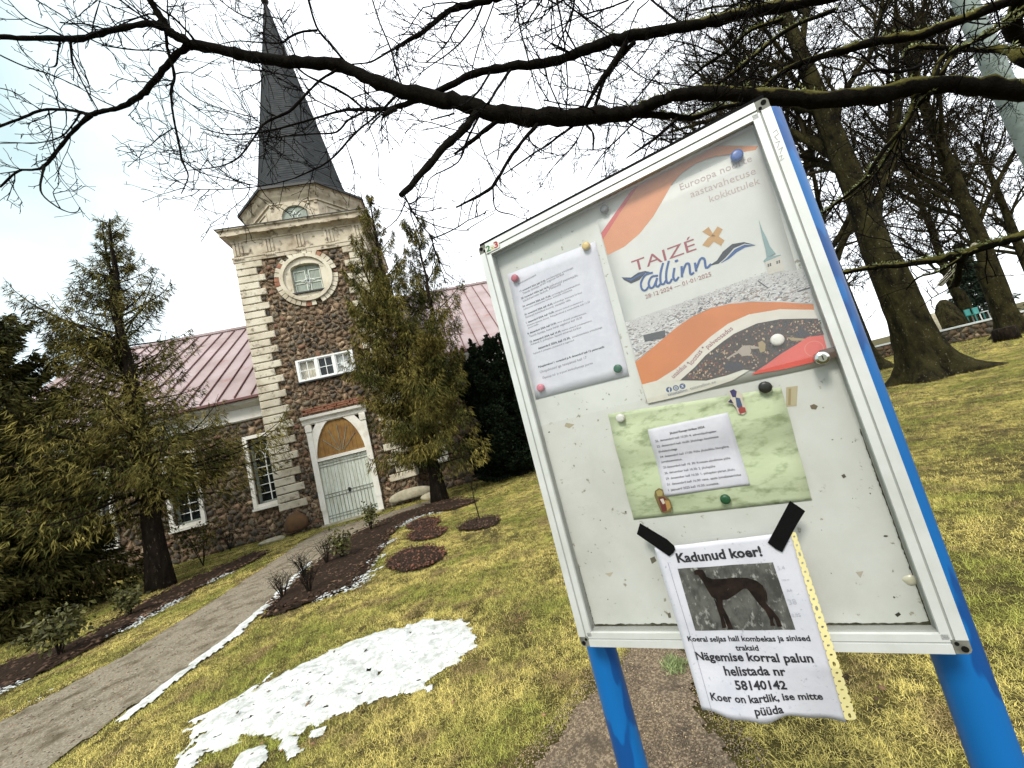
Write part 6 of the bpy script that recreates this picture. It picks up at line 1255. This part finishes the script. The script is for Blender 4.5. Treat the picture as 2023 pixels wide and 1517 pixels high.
# ---- lost-dog notice in its plastic pocket, taped over the frame
dL = DF-.004
def dL_(u, z): return .001+.003*math.sin((u+.3)*14)*max(0, (-z-.30))*2+max(0, -z-.50)*.16*math.sin((u+.2)*22)+.0008*math.sin(u*70+z*30)
bot = lambda a, b: np.array([0, (.0032*math.sin(a*11+.6)+.0022*math.sin(a*23))*max(0, b-.93)/.07])
dog = sheet('lost_dog_notice', [(1293, 1082), (1562, 1051), (1676, 1436), (1388, 1400)], ZP, dL, mat('copy_paper', (.52, .52, .57), .6, (.45, .455, .51), 14, lo=.45, hi=.7, col3=(.34, .35, .40), scale3=130, lo3=.62, hi3=.7, bump=.3, bscale=18, bdist=.004), 'lost dog notice in a plastic pocket taped over the lower frame', 'notice', dL_, nx=26, ny=34, edge=bot)
l1 = dL-.0006
gph = mat('photo_print', (.085, .085, .075), .7, (.035, .035, .03), 60, lo=.4, hi=.6, col3=(.26, .26, .24), scale3=110, lo3=.56, hi3=.68, stretch=(1, 1, .6))
def warp(name, corners, conv, d, m, par, disp, n=10):
    c = [np.array(uz(*conv(*p), d)) for p in corners]; V = []
    for j in range(n+1):
        for i in range(n+1): a, b = i/n, j/n; p = (c[0]*(1-a)+c[1]*a)*(1-b)+(c[3]*(1-a)+c[2]*a)*b; V.append(buz(p[0], p[1], d-disp(p[0], p[1])))
    return obj(name, V, [(j*(n+1)+i, (j+1)*(n+1)+i, (j+1)*(n+1)+i+1, j*(n+1)+i+1) for j in range(n) for i in range(n)], m, par)
ph = warp('dog_photo', [(318, 462), (925, 420), (1070, 852), (432, 853)], Z6, l1, gph, dog, dL_)
DOG = [[(422, 478), (440, 466), (478, 468), (495, 495), (503, 512), (470, 530), (448, 500), (428, 500)], [(470, 530), (503, 512), (540, 526), (560, 600), (535, 640), (505, 590), (488, 560)], [(540, 526), (600, 525), (605, 660), (570, 660), (535, 640), (560, 600)],
       [(600, 525), (680, 518), (690, 622), (640, 655), (605, 660)], [(680, 518), (760, 520), (760, 590), (740, 588), (690, 622)], [(760, 520), (820, 538), (862, 570), (850, 660), (812, 655), (775, 605), (760, 590)], [(862, 570), (880, 620), (882, 682), (850, 660)],
       [(850, 660), (882, 682), (902, 720), (876, 728), (840, 692), (812, 655)], [(876, 728), (902, 720), (930, 770), (928, 800), (942, 826), (910, 826), (908, 790)], [(882, 682), (930, 735), (902, 725)], [(902, 720), (930, 735), (962, 775), (986, 832), (956, 834), (938, 785)],
       [(560, 655), (605, 658), (608, 705), (640, 765), (674, 846), (640, 848), (618, 785), (585, 715)], [(545, 640), (585, 700), (610, 770), (632, 836), (604, 842), (590, 772), (566, 700)], [(868, 575), (888, 620), (892, 665), (886, 690), (880, 620)]]
tri('dog_figure', DOG, Z6, l1-.0007, mat('dog_print', (.008, .006, .005), .7, (.022, .014, .011), 50, spec=.1), dog, dL_)
for a, b, s, bo in [((320, 422), (862, 378), 'Kadunud koer!', .032), ((387, 922), (1168, 924), 'Koeral seljas hall kombekas ja sinised', .026), ((692, 982), (838, 983), 'traksid', .026), ((440, 1040), (1190, 1062), 'Nägemise korral palun', .028),
                ((622, 1130), (1015, 1145), 'helistada nr', .028), ((690, 1212), (1020, 1236), '58140142', .030), ((535, 1278), (1258, 1322), 'Koer on kartlik, ise mitte', .026), ((812, 1366), (998, 1382), 'püüda', .026)]:
    ftext(s, a, b, Z6, l1-.0003, INK, dog, bo, disp=dL_)
GH = paint(196, 198, 208)                 # ghost print showing through
for (a, b, s) in (((960, 470), (1005, 465), '5.4'), ((985, 540), (1030, 535), '120 m'), ((1015, 610), (1050, 606), 'A4'), ((1030, 690), (1080, 686), '38'), ((1050, 770), (1105, 765), '0,05')): ftext(s, a, b, Z6, l1-.0003, GH, dog, 0, disp=dL_)
# perforated strip: outline minus holes, made of short cells
def strip():
    a0, a1, b1, b0 = [np.array(uz(*p, l1)) for p in ((1561, 1052), (1571, 1049), (1698, 1433), (1675, 1436))]; N_ = 21; V = []; F = []
    def P(s, t): return (a0*(1-s)+a1*s)*(1-t)+(b0*(1-s)+b1*s)*t
    L = np.linalg.norm(b0-a0)
    for k in range(N_):
        t0, t1 = k/N_, (k+1)/N_; tc_ = (t0+t1)/2; wmid = np.linalg.norm(P(1, tc_)-P(0, tc_)); rx = .19*min(1, .010/wmid*1.2); ry = (.0017 if k % 6 != 2 else .0040)/L
        n = 16; out = []; inn = []
        for i in range(n):
            a = 2*math.pi*(i+.5)/n; ca, sa = math.cos(a), math.sin(a); m_ = max(abs(ca), abs(sa)); out.append((.5+.5*ca/m_, tc_+(t1-t0)/2*sa/m_)); inn.append((.5+rx*ca, tc_+ry*sa))
        b = len(V)
        for s, t in out+inn: p = P(s, t); V.append(buz(p[0], p[1], l1-.0004-dL_(*p)))
        F += [(b+i, b+(i+1) % n, b+n+(i+1) % n, b+n+i) for i in range(n)]
    obj('hole_strip', V, F, M['sleeve'], dog)
strip()
mb = BB(); e0, e1 = uz(*Z6(255, 420), l1), uz(*Z6(540, 1360), l1); V = [buz(*(np.array(e0)*(1-t)+np.array(e1)*t+[o, 0]), l1-.0004-dL_(*(np.array(e0)*(1-t)+np.array(e1)*t))) for o in (0, .0007) for t in np.linspace(0, 1, 20)]
obj('pocket_crease', V, [(i, i+1, 21+i, 20+i) for i in range(19)], paint(150, 152, 166), dog)
for P, lb in (([(78, 172), (58, 242), (120, 285), (175, 322), (265, 384), (292, 362), (303, 342), (297, 318), (252, 276)], 'short strip of black tape at the upper left corner of the dog notice'),
              ([(1035, 30), (1084, 62), (1132, 96), (1095, 155), (1060, 215), (985, 358), (945, 338), (893, 297), (930, 228)], 'long strip of black tape at the upper right corner of the dog notice')):
    dd_ = DF-.0075; mb = BB(); mb.plate([uz(*Z6(*p), dd_) for p in P][::-1], dd_, .0005); tag(mb.obj('black_tape', M['tape']), lb, 'tape', 'black tape holding the dog notice')
